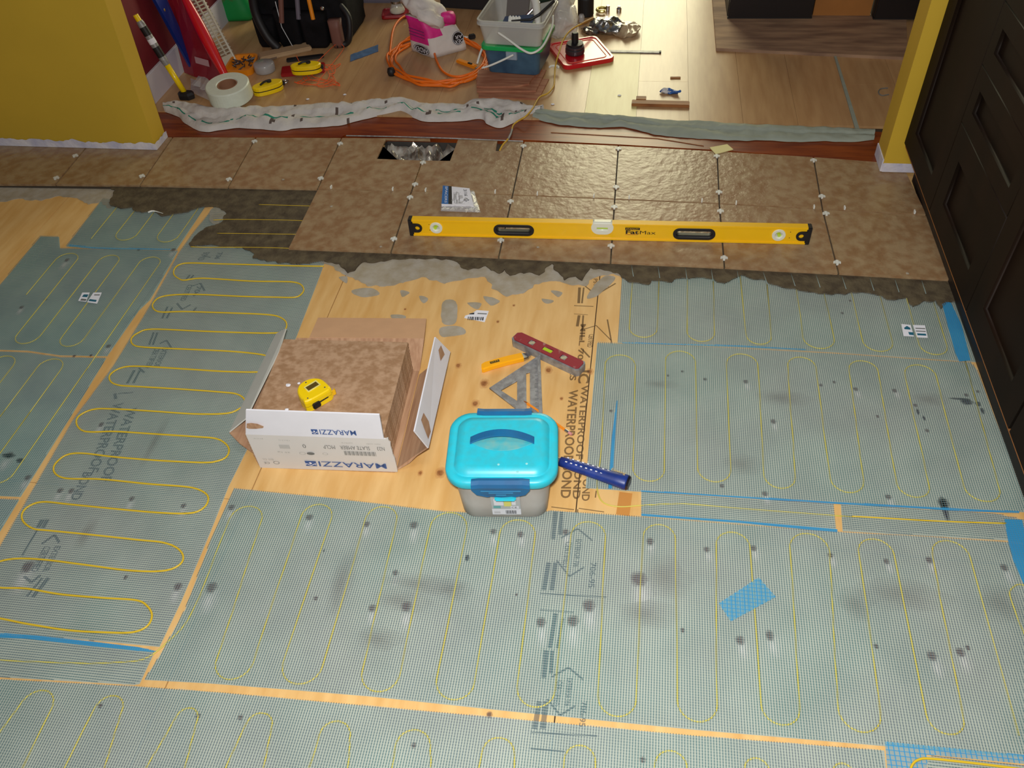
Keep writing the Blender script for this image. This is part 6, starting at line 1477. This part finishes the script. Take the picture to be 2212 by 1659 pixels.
# brass fittings
q = G(1300, 26, ZL)
bf = thing('brass_fitting', 'brass hook-shaped fitting behind the shiny packet', 'fitting', (q.x, q.y, ZL + .005))
obj('hook', tube([(.022 * math.cos(t), .022 * math.sin(t), .006) for t in [.8 + k * .42 for k in range(12)]], .0065, 8), M_brass, bf); obj('stud', lathe([(0, 0), (.009, 0), (.009, .022), (0, .024)], 10, (.026, .016, -.004)), M_steel, bf)
q = G(1337, 24, ZL); bf2 = thing('metal_fitting', 'small shiny metal cap behind the brown-tinted pouch', 'fitting', (q.x, q.y, ZL + .0003)); obj('stud', lathe([(0, 0), (.011, 0), (.011, .012), (.006, .016), (.006, .022), (0, .022)], 14), M_steel, bf2)
# clear knob
q = G(1256, 46, ZL); solo('plastic_fitting', lathe([(0, 0), (.014, 0), (.014, .02), (.010, .03), (0, .032)], 14, (q.x, q.y, ZL + .0003)), M_clearb, 'small clear plastic knob in front of the dark bottle', 'knob')
# yellow wire
wr_ = thing('sensor_wire', 'ochre yellow wire trailing from the floor slot up past the red lid', 'wire', tuple(G(1081, 320, 0)))
Wp = [(1079, 326, -.008), (1086, 313, .004), (1096, 302, .006), (1103, 290, .006), (1108, 272, .006), (1118, 262, .010), (1135, 252, .030), (1150, 235, .034), (1160, 217, .016), (1168, 208, .010), (1184, 201, .010), (1196, 186, .010), (1198, 168, .012), (1199, 150, .020), (1202, 132, .035), (1208, 112, .05), (1215, 90, .06), (1226, 72, .07), (1240, 60, .07), (1258, 51, .07), (1276, 42, .06)]
obj('wire', tube(cr([G(x, y, ZL + z) for x, y, z in Wp], 5), .0032, 8), M_ywire, wr_, smooth=True, world=True)
obj('wire_end', tube([G(x, y, ZL + z) for x, y, z in [(1256, 52, .071), (1266, 47, .067), (1280, 40, .058)]], [.004, .007, .006], 8), mat('brown_sleeve', (170, 122, 50), .6), wr_, world=True)
obj('wire_sleeve', tube([G(x, y, ZL + z) for x, y, z in [(1098, 300, .007), (1103, 290, .007), (1106, 280, .007)]], .0042, 8), M_alu, wr_, world=True)
q = G(1197, 145, ZL + .024); obj('clip', tube([q + Vector((.018 * math.cos(t), .012 * math.sin(t), 0)) for t in [-.5 + k * .38 for k in range(11)]], .0045, 8), M_spacer, wr_, smooth=True, world=True)
# small bits on the right
a, c = G(1364, 230, ZL), G(1489, 233, ZL)
ws = solo('wood_stick', box((a.x + c.x) / 2, (a.y + c.y) / 2 + .015, ZL + .0003, (c - a).length, .034, .012, -.02, bev=.002), M_wood, 'long brown moulding offcut lying near the dust sheet', 'wood piece')
q = G(1385, 214, ZL + .008); solo('wood_block', box(q.x, q.y, ZL + .0003, .038, .026, .014, bev=.001), M_wood, 'small brown wood block at the left end of the moulding offcut', 'wood piece')
q = G(1459, 169, ZL); solo('wood_chip', box(q.x, q.y, ZL + .0003, .04, .010, .005, .05, bev=.001), M_wood, 'tiny brown wood chip alone on the pale laminate', 'wood piece')
bag('wrapper', 'small crumpled blue and white wrapper behind the moulding offcut', G(1447, 204, ZL), .045, .012, .010, 21, mat('blue_white_wrapper', (40, 90, 160), .4, col2=(206, 206, 206), vscale=50, lo=.45, hi=.5))
a, c = G(1312, 112, ZL), G(1424, 114, ZL)
mt = thing('metal_strip', 'thin grey metal strip lying right of the red lid', 'metal strip', ((a.x + c.x) / 2, (a.y + c.y) / 2, ZL + .0003), math.atan2(c.y - a.y, c.x - a.x))
obj('strip', box(0, 0, 0, (c - a).length, .020, .004, bev=.001), M_alu, mt); obj('end_tip', box((c - a).length / 2 + .004, 0, 0, .008, .014, .006), M_black, mt)
b = tube(cr([G(x, y, ZL + .003) for x, y in [(1918, 190), (1902, 192), (1898, 200), (1905, 206), (1920, 204)]], 5), .002, 6); solo('wire_loop', b, M_grey, 'thin dark wire loop on the laminate beside the right wall', 'wire')
for k, (px, py, s) in enumerate([(1338, 207, 'under the pale yellow plank edge'), (745, 205, 'left of the orange cord'), (665, 215, 'above the dust cloth stripes'), (1194, 226, 'beside the yellow wire')]):
    q = G(px, py, ZL); solo('plaster_chip', crumple(ico(.006, 2, q + Vector((0, 0, .002)), (1.2, .9, .35)), .001, 200, k), M_card, 'white plaster chip on the laminate ' + s, 'chip')
q = G(440, 182, ZL); b = quadstrip([[G(412 + 9 * i, 168 + 4.5 * i + 10 * j, ZL + .010 + .012 * noise.noise(Vector((i * .8, j * .9, 3)))) for i in range(8)] for j in range(4)]); crumple(b, .004, 30)
solo('clear_wrap', b, M_clearb, 'crumpled clear wrap on the laminate between the mallet head and the tape roll', 'wrap', smooth=True)
q = G(333, 457, ZF + .004); b = tube(cr([G(x, y, ZF + .006) for x, y in [(320, 459), (328, 456), (338, 457), (352, 461)]], 4), [.003, .003, .003, .003, .003, .003, .003, .002, .002, .0015, .001, .001, .001], 6)
solo('spacer_scrap', b, M_spacer, 'thin white plastic scrap on the edge of the left wet mortar', 'scrap')
